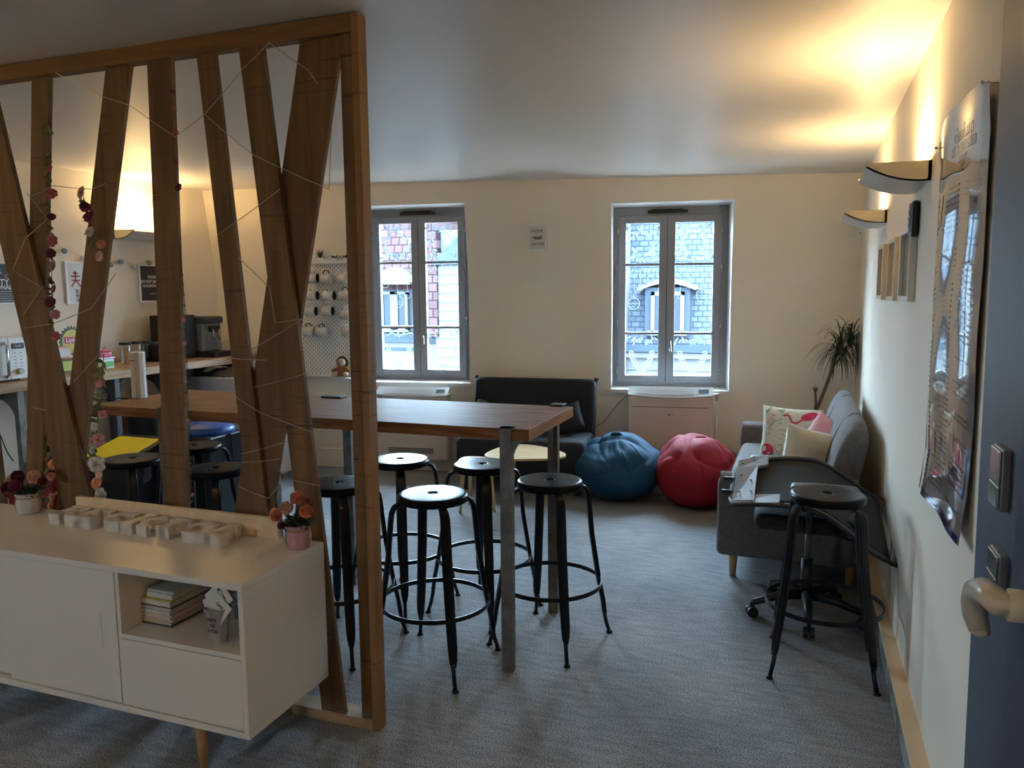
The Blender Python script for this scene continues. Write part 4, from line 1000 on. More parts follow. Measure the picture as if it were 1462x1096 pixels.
mb=MB(); mb.ball((-4.75,3.80,.565),.17,20,14,sc=(1,1,.62),f=lambda d:1+.12*noise.noise(d*3)+.07*noise.noise(d*8)); single('black_rubbish_bag',mb,M['blackgloss'],'shiny black plastic bag on the red box under the counter','bag',smooth=True)
# thin cable under the counter
mb=MB(); mb.tube([WL(0,620,-5.2),WL(10,645,-5.2),WL(19,658,-5.15)],.004,6); single('power_cable',mb,M['black'],'thin black cable hanging under the counter at the left edge','cable')

# posters on left wall
def poster_left(u0,v0,u1,v1,frame,face,lab,draw,name='framed_poster',cat='poster'):
    a=WL(u0,v1,XL+.02); b=WL(u1,v0,XL+.02)
    t=thing(name,lab,cat,(XL+.01,(a.y+b.y)/2,a.z)); fw=.016
    y0,y1,z0,z1=a.y,b.y,a.z,b.z
    mb=MB(); mb.box(XL+.002,XL+.02,y0,y0+fw,z0,z1); mb.box(XL+.002,XL+.02,y1-fw,y1,z0,z1); mb.box(XL+.002,XL+.02,y0+fw,y1-fw,z0,z0+fw); mb.box(XL+.002,XL+.02,y0+fw,y1-fw,z1-fw,z1)
    wpart(t,'frame',mb,frame,bevel=.001)
    mb=MB(); mb.box(XL+.002,XL+.008,y0+fw,y1-fw,z0+fw,z1-fw); wpart(t,'print_sheet',mb,face)
    for mm,fn in draw:
        mb=MB(); fn(mb,(y0+y1)/2,(z0+z1)/2,y1-y0,z1-z0); wpart(t,'print',mb,mm)
    return t
DK=mat('poster_dark_blue',(.022,.03,.04),.5); BKP=mat('poster_black',(.025,.023,.02),.55)
XW=XL+.0095
def sec(mb,cy,cz,w,h):
    text_mb(mb,'CYBER',lambda a,b:V((XW,cy+a-.02,cz+h*.28+b)),.06)
    text_mb(mb,'SECURITY',lambda a,b:V((XW,cy+a-.01,cz+h*.02+b)),.058,bold=.0015)
    text_mb(mb,'PROFESSIONAL',lambda a,b:V((XW,cy+a-.01,cz-h*.10+b)),.044,bold=.0015)
    for k in range(5): mb.box(XW-.0005,XW,cy-.15,cy-.02,cz-h*.2-k*.016,cz-h*.2-k*.016+.004); mb.box(XW-.0005,XW,cy+.02,cy+.15,cz-h*.2-k*.016,cz-h*.2-k*.016+.003)
    for k in range(4): mb.ring([(.012,0),(.014,0),(.014,.001),(.012,.001)],n=14); 
    vs=mb.v
    n=14*4
    for k in range(4):
        base=len(vs)-(4-k)*n
        for j in range(n):
            q=vs[base+j]; vs[base+j]=V((XW+q.z,cy-.12+k*.075+q.x,cz+h*.16+q.y))
poster_left(-45,374,26,436,M['whitep'],DK,'dark blue framed poster about a SECURITY PROFESSIONAL at the left edge of the wall',[(M['white_ink'],sec)])
def chi(mb,cy,cz,w,h):
    def st(p,w_=.006):
        for (a,b),(c,d) in zip(p[:-1],p[1:]):
            q0,q1=V((0,a,b)),V((0,c,d)); dd=(q1-q0).normalized(); nn=V((0,-dd.z,dd.y))*w_/2
            mb.add([V((XW,cy,cz))+q0-nn,V((XW,cy,cz))+q1-nn,V((XW,cy,cz))+q1+nn,V((XW,cy,cz))+q0+nn],[(0,1,2,3)])
    st([(-.05,.05),(.03,.05)],.012); st([(-.01,.09),(-.01,.02),(-.05,-.03)],.012); st([(-.01,.02),(.035,-.03)],.012); st([(-.045,.02),(.03,.02)],.01); st([(-.03,.075),(.015,.075)],.009)
def chk(mb,cy,cz,w,h):
    for k in range(3):
        z_=cz-.065-k*.034
        for q in (-1,0,1): mb.box(XW-.0005,XW,cy-.018,cy+.018,z_+q*.010,z_+q*.010+.004)
        mb.box(XW-.0005,XW,cy-.003+(k-1)*.006,cy+.003+(k-1)*.006,z_-.012,z_+.014)
poster_left(97,374,125,434,M['whitep'],mat('poster_pale',(.62,.57,.52),.3),'white framed print with a red ideogram and small black characters',[(mat('ink_red',(.35,.03,.03),.6),chi),(M['ink'],chk)])
def dnd(mb,cy,cz,w,h):
    for s_,z_,sz in (('PLEASE',.055,.032),('DO NOT DISTURB',.015,.034),('CONCENTRATION',-.022,.028)): text_mb(mb,s_,lambda a,b:V((XW,cy+a,cz+z_+b)),sz,bold=.001,sx=.9)
    mb.box(XW-.0005,XW,cy-.03,cy+.03,cz-.09,cz-.086)
poster_left(201,378,236,432,M['whitep'],BKP,'white framed black sign reading PLEASE DO NOT DISTURB, beside the fourth slat',[(M['white_ink'],dnd)],'framed_sign','sign')
# cotton ball string lights
t=thing('cotton_ball_garland','string of small white, grey and blue cotton balls pinned to the left wall','garland',(XL+.03,4.8,1.95))
cb=[(0,333),(48,330),(92,358),(118,369),(158,378),(173,373),(192,381),(213,375),(232,380)]
mb=MB(); mb.tube([WL(u,v-3,XL+.02) for u,v in cb],.0015,5); wpart(t,'string',mb,M['wire'])
for k,(u,v) in enumerate(cb):
    mb=MB(); mb.ball(WL(u,v,XL+.028),.022,12,8); wpart(t,'cotton_ball',mb,[M['paper'],mat('cotton_grey',(.35,.33,.32),.9),mat('cotton_blue',(.20,.36,.45),.9)][(k*7)%3],smooth=True)

# ------------------------------------------------------------------ objects on the high table
t=thing('tall_white_dispenser','tall white faceted cylinder with a red line of print on the high table','container',(-3.475,3.36,1.0805))
mb=MB(); mb.lathe([(.001,0),(.040,0),(.041,.004),(.039,.12),(.041,.252),(.038,.258),(.001,.255)],n=10); mkobj('body',mb,M['whitep'],t)
mb=MB(); text_mb(mb,'essential',lambda a,b:V((a,-.040,.212+b)),.013,bold=.0006); mkobj('print',mb,mat('ink_pinkred',(.60,.10,.10),.5),t)
def slab(name,u0,v,w,d,h,m,lab,cat):
    q=Rm@ray(u0,v); k=(1.0805-H)/q.z; x,y=q.x*k,q.y*k
    mb=MB(); mb.box(x-w/2,x+w/2,y-d/2,y+d/2,1.0805,1.0805+h); single(name,mb,m,lab,cat,bevel=.002)
slab('closed_phone',477,567,.13,.07,.009,M['black'],'flat black phone lying on the table near the pegboard','phone')
slab('black_card_case',797,578.5,.07,.075,.008,M['black'],'small black case at the far right corner of the high table','case')
q=Rm@ray(157,571); k=(1.0835-H)/q.z; x,y=q.x*k,q.y*k
mb=MB(); mb.tube([(x-.05,y-.03,1.0835),(x,y,1.086),(x+.03,y+.03,1.092),(x+.055,y+.07,1.084)],.003,6); mb.tube([(x-.03,y+.02,1.0835),(x,y,1.086),(x+.04,y-.01,1.0835)],.003,6)
single('folded_glasses',mb,M['black'],'thin dark folded spectacles at the left end of the high table','glasses')

# ------------------------------------------------------------------ pegboard with mugs
ZB0,ZB1=.872,2.005; t0,t1=.60,1.455
def lo(z): return lean(z) if z>1.7 else 0
t=thing('pegboard','large white pegboard with slotted holes on the back wall','pegboard',B(1.16,ZB0,-.02))
# board stands vertical, just clear of the attic slope
OB=-.06
mb=MB(); mb.hexa([B(t0,ZB0,OB),B(t1,ZB0,OB),B(t1,ZB0,OB+.006),B(t0,ZB0,OB+.006),B(t0,ZB1,OB),B(t1,ZB1,OB),B(t1,ZB1,OB+.006),B(t0,ZB1,OB+.006)])
wpart(t,'board',mb,M['whitep'],bevel=.001)
mb=MB()
zz=ZB0+.03; row=0
while zz<ZB1-.02:
    tt=t0+.03+(row%2)*.02
    while tt<t1-.02:
        mb.hexa([B(tt-.0028,zz-.008,OB-.0006),B(tt+.0028,zz-.008,OB-.0006),B(tt+.0028,zz-.008,OB),B(tt-.0028,zz-.008,OB),B(tt-.0028,zz+.008,OB-.0006),B(tt+.0028,zz+.008,OB-.0006),B(tt+.0028,zz+.008,OB),B(tt-.0028,zz+.008,OB)]); tt+=.04
    zz+=.02*1.0; row+=1
wpart(t,'slot_holes',mb,M['darkgrey'],kind='stuff',label='rows of dark slotted holes')
for tt in (t0+.05,t1-.05):
    for zz in (ZB0+.06,ZB1-.06):
        mb=MB(); mb.cyl(B(tt,zz,OB+.006),B(tt,zz,lo(zz)+.002),.012,n=10); wpart(t,'spacer',mb,M['whitep'])
# shelf + plants
sh0,sh1=1.02,1.44; zs=1.925
mb=MB(); 
def bx2(mb,a,b,c,d,o0,o1): mb.hexa([B(a,c,o0),B(b,c,o0),B(b,c,o1),B(a,c,o1),B(a,d,o0),B(b,d,o0),B(b,d,o1),B(a,d,o1)])
bx2(mb,sh0,sh1,zs-.005,zs,OB-.075,OB-.001); bx2(mb,sh0,sh1,zs,zs+.03,OB-.078,OB-.074); bx2(mb,sh0,sh0+.003,zs,zs+.03,OB-.074,OB-.001); bx2(mb,sh1-.003,sh1,zs,zs+.03,OB-.074,OB-.001)
single('peg_shelf',mb,M['whitep'],'small white shelf hooked on top of the pegboard, carrying three little plants','shelf')
for k,(tt,lab,sp) in enumerate(((1.135,'tiny potted plant with upright spiky leaves, leftmost on the pegboard shelf',1),(1.27,'tiny potted succulent in the middle of the pegboard shelf',0),(1.385,'tiny potted succulent at the right of the pegboard shelf',0))):
    c=B(tt,zs,OB-.038); t=thing('small_potted_plant',lab,'plant',c,0,'little plants on the pegboard shelf'); rr=random.Random(k)
    mb=MB(); mb.lathe([(.001,.0005),(.022,.0005),(.028,.045),(.025,.045),(.001,.04)],n=16); mkobj('pot',mb,M['whitep'],t,smooth=True)
    mb=MB()
    for j in range(26):
        a=rr.uniform(0,6.28); el=rr.uniform(.9,3.2) if sp else rr.uniform(.2,1.4)
        mb.leaf((.008*cos(a),.008*sin(a),.042),(cos(a),sin(a),el),rr.uniform(.06,.11) if sp else rr.uniform(.03,.05),.009 if sp else .013,.08,3)
    mkobj('leaves',mb,M['leafg'],t)
# mugs
def mug_proto(c,tilt):
    pass
def mug(tt,zz,face,lab,dark):
    # hangs by its handle; the axis runs along the wall
    c=B(tt,zz,OB-.062); t=thing('mug',lab,'mug',c,ang+(0 if face>0 else pi),'white mugs hanging on the pegboard')
    r,L=.045,.100
    mb=MB(); mb.lathe([(.001,0),(r-.004,0),(r,.004),(r,L),(r-.003,L),(r-.004,.006),(.001,.005)],n=24)
    mb.v=[V((q.z-L/2,q.x,q.y)) for q in mb.v]; mkobj('cup_body',mb,mat('mug_white',(.66,.64,.60),.25) if 'mugw' not in M else M['mugw'],t,smooth=True)
    mb=MB(); mb.lathe([(.0005,.007),(r-.0045,.007),(r-.0035,L-.002),(r-.0045,L-.002),(r-.006,.0085),(.0005,.0085)],n=24); mb.v=[V((q.z-L/2,q.x,q.y)) for q in mb.v]; mkobj('inner_glaze',mb,M['black'],t,smooth=True,label='black glazed inside')
    mb=MB(); mb.tube([(-.026,0,r-.003),(-.026,0,r+.020),(-.008,0,r+.030),(.010,0,r+.030),(.028,0,r+.020),(.028,0,r-.003)],.0048,8); mkobj('handle',mb,M['black'] if dark else M['mugw'],t,smooth=True,label='black handle' if dark else None)
    return t
M['mugw']=mat('mug_white',(.66,.64,.60),.25)
mb=None
MU=[(446.5,397,1,0,'top row, leftmost'),(466,398,-1,1,'top row, middle, showing its black handle'),(492,397,-1,0,'top row, right'),
 (446,422,1,0,'second row, leftmost'),(470,422,1,0,'second row, middle'),(493,422,-1,1,'second row, right, half hidden by the post'),
 (444,444,1,0,'third row, leftmost'),(468,444,1,0,'third row, middle'),(494,449,-1,0,'third row, right, with a small blue motif'),
 (441,473,-1,1,'bottom row, leftmost, touching its neighbour'),(459.5,474,-1,1,'bottom row, second from the left'),(496,473,-1,0,'bottom row, alone at the right beside the post')]
def backpt(u,v,off):
    q=Rm@ray(u,v); o=P0+N*off; n=N; s=(o-V((0,0,H))).dot(n)/q.dot(n); p=V((0,0,H))+q*s; return (p-P0).dot(T),p.z
for u,v,f,dk,nm in MU:
    a,b=backpt(u,v,OB-.062); m_=mug(a,b,f,'white mug hanging on the pegboard: '+nm,dk)
    if 'blue motif' in nm:
        mb=MB(); mb.box(-.014,.014,-.001,.001,-.014,.014,M=Matrix.Translation((0,.0415,0))); mkobj('motif',mb,mat('motif_blue',(.05,.22,.28),.5),m_)
    mb=MB(); mb.cyl(B(a,b+.066,OB),B(a,b+.066,OB-.075),.003,n=8); mb.ball(B(a,b+.068,OB-.075),.0045,8,6); single('peg_hook',mb,M['whitep'],'thin white hook holding the mug: '+nm,'hook','mug hooks on the pegboard')
# lion plush
a,b=backpt(489,533,OB-.06); c=B(a,ZB0+.005,OB-.06); zf=ZB0
t=thing('plush_toy','small tan plush bear wearing a dark mane hood, sitting at the foot of the pegboard','plush toy',c,ang)
mb=MB(); bx2(mb,a-.10,a+.10,ZB0-.004,ZB0,OB-.12,OB-.0005); single('peg_ledge',mb,M['whitep'],'thin white ledge at the foot of the pegboard under the plush toy','ledge')
TAN=mat('plush_tan',(.42,.25,.12),.95,bump=.4,bscale=180); CRM=mat('plush_cream',(.60,.46,.32),.95,bump=.4,bscale=180); BRN=mat('plush_orange',(.33,.13,.04),.95,bump=.4,bscale=180)
mb=MB(); mb.ball((0,0,.055),.045,16,12,sc=(1,.85,1.15)); 
for s_ in (-1,1): mb.tube([(s_*.03,0,.085),(s_*.058,-.02,.07),(s_*.078,-.03,.062)],[.019,.016,.015],10); mb.ball((s_*.08,-.031,.062),.015,10,8)
for s_ in (-1,1): mb.tube([(s_*.02,-.01,.028),(s_*.045,-.035,.024),(s_*.055,-.05,.024)],[.024,.021,.018],10)
mkobj('body',mb,BRN,t,smooth=True)
for s_ in (-1,1):
    mb=MB(); mb.ball((s_*.055,-.055,.028),.026,14,10,sc=(1,.75,1)); mkobj('foot',mb,CRM,t,smooth=True)
mb=MB(); mb.ball((0,-.005,.135),.042,18,12,sc=(1,.9,.95)); mb.ball((0,-.040,.127),.018,12,8,sc=(1.1,.8,.85)); mkobj('head',mb,CRM,t,smooth=True)
mb=MB()
for k in range(18):
    a_=2*pi*k/18; mb.tube([(cos(a_)*.040,.0,.137+sin(a_)*.040),(cos(a_)*.060,.002,.137+sin(a_)*.058)],[.013,.004],6)
mb.ring([(.034,0),(.050,0),(.050,.02),(.034,.02)],n=24); n_=24*4
for j in range(len(mb.v)-n_,len(mb.v)): q=mb.v[j]; mb.v[j]=V((q.x,-q.z+.014,.137+q.y))
mkobj('mane_hood',mb,M['black'],t,smooth=True,label='dark spiky mane hood')
mb=MB(); 
for s_ in (-1,1): mb.ball((s_*.015,-.039,.146),.0045,8,6)
mb.ball((0,-.056,.131),.007,8,6,sc=(1.2,.7,.8)); mkobj('eyes_and_nose',mb,M['black'],t,smooth=True)

# ------------------------------------------------------------------ small sign on the back wall, sensor
t=thing('framed_sign','small white framed sign reading HOME geek HOME between the windows','sign',B(3.153,2.0,-.06))
sl=.145
def LB(t_,z,o): return B(t_,z,lean(z)+o)
a0,a1,z0,z1=3.068,3.240,1.998,2.222; fw=.018
mb=MB()
def bl(mb,a,b,c,d,o0,o1): mb.hexa([LB(a,c,o0),LB(b,c,o0),LB(b,c,o1),LB(a,c,o1),LB(a,d,o0),LB(b,d,o0),LB(b,d,o1),LB(a,d,o1)])
bl(mb,a0,a0+fw,z0,z1,-.02,-.001); bl(mb,a1-fw,a1,z0,z1,-.02,-.001); bl(mb,a0+fw,a1-fw,z0,z0+fw,-.02,-.001); bl(mb,a0+fw,a1-fw,z1-fw,z1,-.02,-.001)
wpart(t,'frame',mb,M['wallwhite'],bevel=.001)
mb=MB(); bl(mb,a0+fw,a1-fw,z0+fw,z1-fw,-.007,-.001); wpart(t,'card',mb,mat('sign_card',(.74,.70,.60),.8))
mb=MB(); cm=(a0+a1)/2
text_mb(mb,'HOME',lambda a,b:LB(cm+a,2.168+b,-.0078),.036,space=1.05); text_mb(mb,'HOME',lambda a,b:LB(cm+a+.004,2.058+b,-.0078),.036,space=1.05)
text_mb(mb,'geek',lambda a,b:LB(cm+a+b*.25,2.115+b,-.0078),.055,bold=.0012,sx=.85)
mb.v=mb.v; bl(mb,a0+.022,a0+.036,2.112,2.1135,-.0078,-.0076); bl(mb,a1-.034,a1-.022,2.112,2.1135,-.0078,-.0076)
wpart(t,'lettering',mb,M['ink'],label='black words HOME geek HOME')
c=backpt(1226.5,333,-.05)
t=thing('thermostat','small white square sensor on the back wall in the right corner','sensor',B(c[0],c[1]-.03,lean(c[1])-.01))
mb=MB(); bl(mb,c[0]-.036,c[0]+.036,c[1]-.036,c[1]+.036,-.028,-.001); wpart(t,'case',mb,M['whitep'],bevel=.004)
mb=MB(); bl(mb,c[0]-.005,c[0]+.005,c[1]-.005,c[1]+.005,-.030,-.028); wpart(t,'sensor_dot',mb,M['black'])

# ------------------------------------------------------------------ frames on right wall
def rframe(y0,y1,z0,z1,lab,m,face):
    t=thing('picture_frame',lab,'picture frame',(XR-.01,(y0+y1)/2,z0),0,'picture frames on the right wall'); fw=.02; x0=XR-.028
    mb=MB(); mb.box(x0,XR-.001,y0,y0+fw,z0,z1); mb.box(x0,XR-.001,y1-fw,y1,z0,z1); mb.box(x0,XR-.001,y0+fw,y1-fw,z0,z0+fw); mb.box(x0,XR-.001,y0+fw,y1-fw,z1-fw,z1)
    wpart(t,'frame',mb,m,bevel=.001)
    mb=MB(); mb.box(XR-.012,XR-.001,y0+fw,y1-fw,z0+fw,z1-fw); wpart(t,'picture',mb,face)
rframe(4.80,5.10,1.594,1.897,'pale wooden picture frame on the right wall, farthest of three',M['cream'],mat('picture_dull',(.28,.25,.22),.2))
rframe(4.20,4.53,1.594,1.900,'pale wooden picture frame on the right wall, middle of three',M['cream'],mat('picture_dull2',(.42,.37,.30),.2))
rframe(3.64,4.00,1.600,1.910,'white picture frame with grey-green picture, nearest of three on the right wall',M['wallwhite'],mat('picture_green',(.16,.17,.14),.15))
t=thing('wall_ornament','small black metal wall ornament below the near lamp on the right wall','ornament',(XR-.02,3.66,1.865))
mb=MB(); mb.rbox(XR-.03,XR-.001,3.60,3.72,1.865,2.01,.012); wpart(t,'body',mb,M['black'],smooth=True)
for k in range(4):
    mb=MB(); mb.box(XR-.034,XR-.03,3.625,3.695,1.885+k*.028,1.899+k*.028); wpart(t,'slot_plate',mb,M['silver'],bevel=.001)

# ------------------------------------------------------------------ glossy poster on right wall
t=thing('laminated_poster','tall glossy laminated text poster pinned to the right wall','poster',(XR-.02,2.7,.95))
def PS(u,v,o=0):   # u 0 near (right) .. 1 far (left); v 0 bottom..1 top
    y=2.292+.80*u+.015*sin(3*v)*u; zt=2.165-.075*sin(pi*u)*.55-.02*u; zb=.975-.03*u-.0*u+.07*sin(pi*min(1,u*1.0))*(.35)
    zt=2.165-.02*u+.035*sin(pi*u); z=zb+(zt-zb)*v
    bul=.006+.028*sin(pi*u)*(.55+.45*sin(pi*v))+.005*sin(3.4*pi*u+.5)+.0016*sin(5*v*pi+u*3)+.0010*sin(2*pi*(u*2+v*3))
    if v<.12: bul+=.03*(1-v/.12)*.5
    if v>.9: bul+=.01*(v-.9)/.1
    return V((XR-.004-max(.002,bul)-o,y,z))
m=mat('laminated_print',(.33,.285,.275),.07,spec=.9,coat=1,nz=((.29,.25,.24),.6,3),bump=.02,bscale=9)
mb=MB(); mb.grid(PS,36,70); wpart(t,'sheet',mb,m,smooth=True)
def patch(mb,u0,u1,v0,v1,n=4,mm=2):
    mb.grid(lambda a,b:PS(u0+(u1-u0)*a,v0+(v1-v0)*b,.0012),n,mm)
mb=MB(); rr=random.Random(5)
for colx in ((.05,.30),(.36,.62),(.68,.95)):
    v=.80
    while v>.05:
        if rr.random()<.12: v-=.03; continue
        patch(mb,colx[0],colx[0]+(colx[1]-colx[0])*rr.uniform(.6,1),v,v+.0045,6,1); v-=.0135
wpart(t,'printed_text',mb,mat('print_dark',(.10,.09,.10),.15,coat=1),label='columns of small dark text')
mb=MB()
for s_,v,sz in (('classification',.925,.060),('communication',.895,.060),('authors',.865,.040),('2023',.840,.035)):
    text_mb(mb,s_,lambda a,b:PS(.08+(.22-a)/.8*.9+.02,v+b/1.19,.0014),sz,align='CENTER',bold=.0008)
wpart(t,'title',mb,mat('print_title',(.07,.06,.07),.2,coat=1),label='dark title words')
mb=MB(); patch(mb,.62,.97,.72,.80,8,4); wpart(t,'tan_panel',mb,mat('print_tan',(.38,.30,.17),.1,coat=1),label='tan printed panel')
mb=MB(); patch(mb,.02,.98,.0,.018,20,1); patch(mb,.03,.04,.1,.2,1,4); wpart(t,'purple_band',mb,mat('print_purple',(.07,.05,.16),.12,coat=1),label='purple bottom band')
mb=MB(); patch(mb,.12,.32,.17,.21,6,3); wpart(t,'pink_figure',mb,mat('print_pink2',(.42,.16,.20),.15,coat=1),label='small pink printed figure')
mb=MB(); patch(mb,.55,.85,.13,.19,8,4); wpart(t,'pink_figure',mb,mat('print_pink',(.42,.16,.20),.15,coat=1),label='pink printed figures')
for uu,vv in ((.01,.995),(.99,.985)):
    p=PS(uu,vv); mb=MB(); mb.cyl(p+V((-.012,0,.004)),(XR,p.y,p.z),.0015,n=6); mb.ball(p+V((-.012,0,.004)),.005,8,6); wpart(t,'pin',mb,M['chrome'],smooth=True)

# ------------------------------------------------------------------ air conditioner consoles
M['ventw']=mat('vent_white',(.62,.63,.62),.5)
def ac(tl,tr,z0,z1,dep,lab,grille):
    t=thing('air_conditioner',lab,'air conditioner',B((tl+tr)/2,z0,-dep/2),0,'floor console air conditioners')
    mb=MB(); bx2(mb,tl,tr,z0,z1-.055,-dep,-.026); wpart(t,'casing',mb,M['beigep'],bevel=.012)
    # curved top vent
    def f(u,v):
        tt=tl-.004+(tr-tl+.008)*u; dz=.020*(1-(2*u-1)**2)
        return B(tt,(z1-.050-dz*(1))+(.062+dz)*v,-dep-.012+.080*v)
    mb=MB(); mb.grid(f,16,4); bx2(mb,tl,tr,z1-.058,z1-.045,-dep+.03,-.027); wpart(t,'top_vent',mb,M['ventw'],solid=.012,smooth=False,label='white curved top vent')
    mb=MB(); bx2(mb,tl+.06,tr-.14,z1-.05,z1-.012,-dep-.0,-dep+.02); 
    mb=MB(); mb.grid(lambda u,v:f(.10+.68*u,.20+.5*v)+N*-.006+V((0,0,.0075)),12,2); wpart(t,'flap',mb,mat('flap_grey',(.52,.53,.53),.4),label='grey air flap')
    mb=MB(); mb.grid(lambda u,v:f(.83+.12*u,.30+.4*v)+N*-.006+V((0,0,.0075)),3,2); wpart(t,'display',mb,M['darkgrey'])
    mb=MB(); bx2(mb,tl+.03,tr-.03,z1-.155,z1-.149,-dep-.002,-dep+.01); wpart(t,'panel_groove',mb,mat('groove',(.20,.17,.14),.7))
    if grille:
        mb=MB()
        for k in range(3): bx2(mb,tl+.10,tr-.14,z0+.062+k*.018,z0+.072+k*.018,-dep-.002,-dep+.01)
        wpart(t,'lower_grille',mb,M['darkgrey'],label='dark slots of the lower grille')
    mb=MB(); cx=(tl+tr)/2-.005
    mb.lathe([(.0005,0),(.008,0),(.008,.002),(.0005,.002)],n=16); mb.v=[B(cx+q.x,z1-.215+q.y,-dep-.001-q.z) for q in mb.v]
    text_mb(mb,'LG',lambda a,b:B(cx+.024+a,z1-.215+b,-dep-.002),.018); wpart(t,'logo',mb,mat('logo_grey',(.10,.08,.08),.5),label='small round emblem with two dark letters')
    return t
ac(1.66,2.335,.125,.775,.14,'floor air conditioner under the left window, behind the high table',True)
ac(3.958,4.652,.03,.825,.21,'floor air conditioner under the right window, behind the bean bags',False)
mb=MB(); mb.tube([B(3.962,.77,-.012),B(3.85,.66,-.01),B(3.73,.50,-.01),B(3.60,.42,-.01)],.004,6); single('wall_cable',mb,mat('cable_grey',(.30,.27,.23),.6),'thin grey cable running down the wall left of the right air conditioner','cable')
mb=MB(); mb.lathe([(.001,0),(.010,0),(.012,.03),(.026,.055),(.026,.062),(.001,.062)],c=B(4.69,.72,-.10),n=16); mb.tube([B(4.69,.72,-.10),B(4.69,.60,-.10),B(4.685,.50,-.12),B(4.68,.05,-.14)],.006,8)
single('plastic_funnel_hose',mb,M['beigep'],'beige funnel and thin drain hose right of the air conditioner','hose',smooth=True)

# ------------------------------------------------------------------ futon (charcoal armless settee)
fa=R(4.5); fo=V((-2.13,5.90,0))
t=thing('armless_settee','charcoal armless fabric settee with tall back against the back wall','sofa',fo,fa)
mb=MB(); mb.rbox(-.545,.545,-.02,.55,.13,.455,.05); mkobj('seat',mb,M['futon'],t,smooth=True)
mb=MB(); Mx=Matrix.Translation((0,.50,.40))@Matrix.Rotation(R(-9),4,'X'); mb.rbox(-.545,.545,-.07,.07,-.08,.50,.05,M=Mx)
mkobj('backrest',mb,M['futon'],t,smooth=True)
for s_ in (-1,1):
    mb=MB(); mb.tube([Mx@V((s_*.53,0,-.05)),Mx@V((s_*.535,0,.48)),Mx@V((s_*.545,0,.51))],[.010,.014,.020],8); mkobj('piping',mb,M['futon'],t,smooth=True)
mb=MB()
for s_ in (-1,1):
    for q in (.06,.48): mb.box(s_*.48-.02,s_*.48+.02,q-.02,q+.02,0,.14)
mkobj('feet',mb,M['black'],t)
for k,(x,rz) in enumerate(((-.38,8),(.34,-8))):
    c=thing('throw_pillow','charcoal triangular-cornered pillow on the settee, '+('left one' if k==0 else 'right one'),'pillow',fo+Matrix.Rotation(fa,3,'Z')@V((x,.28,.455)),fa+R(rz),'charcoal pillows on the settee')
    Mx=Matrix.Rotation(R(-22),4,'X')@Matrix.Translation((0,0,.14))@Matrix.Rotation(R(22 if k==0 else -22),4,'Y')@Matrix.Scale(.66,4); mb=MB()
    for sg in (-1,1):
        mb.grid(lambda u,v:Mx@V(((2*u-1)*.19*(1-.06*(1-(2*v-1)**2)),sg*.075*(max(0,(1-(2*u-1)**4)*(1-(2*v-1)**4)))**.6,(2*v-1)*.19*(1-.06*(1-(2*u-1)**2)))),14,14)
    mkobj('cushion',mb,M['futon'],c,smooth=True)

# ------------------------------------------------------------------ coffee tables
def pebble(mb,cx,cy,z,h,rx,ry,rz,k=.25,n=40):
    poly=[]
    for i in range(n):
        a=2*pi*i/n; r=1+k*cos(a)*.5-.08*cos(2*a); x=rx*r*cos(a); y=ry*(1-.35*cos(a))*sin(a)
        c,s=cos(rz),sin(rz); poly.append((cx+x*c-y*s,cy+x*s+y*c))
    mb.prism(poly,lambda a,b,d:V((a,b,z+d)),h)
def ctable(cx,cy,z,rx,ry,rz,legs,lab):
    t=thing('coffee_table',lab,'table',(cx,cy,0),0,'pebble-shaped coffee tables'); mb=MB(); pebble(mb,0,0,z-.018,.018,rx,ry,rz); mkobj('tabletop',mb,M['beech'],t,bevel=.004)
    for (x,y) in legs: mb=MB(); mb.tube([(x*1.25,y*1.25,0),(x,y,z-.018)],[.011,.018],12); mkobj('leg',mb,M['beech'],t,smooth=True)
ctable(-1.98,5.60,.42,.33,.27,R(-6),[(-.15,.13),(-.02,-.17),(.24,0)],'large pale wooden pebble-shaped coffee table in front of the settee')
ctable(-2.26,5.36,.375,.20,.19,R(20),[(-.10,.09),(-.08,-.10),(.10,0)],'smaller lower pebble-shaped coffee table tucked under the large one')

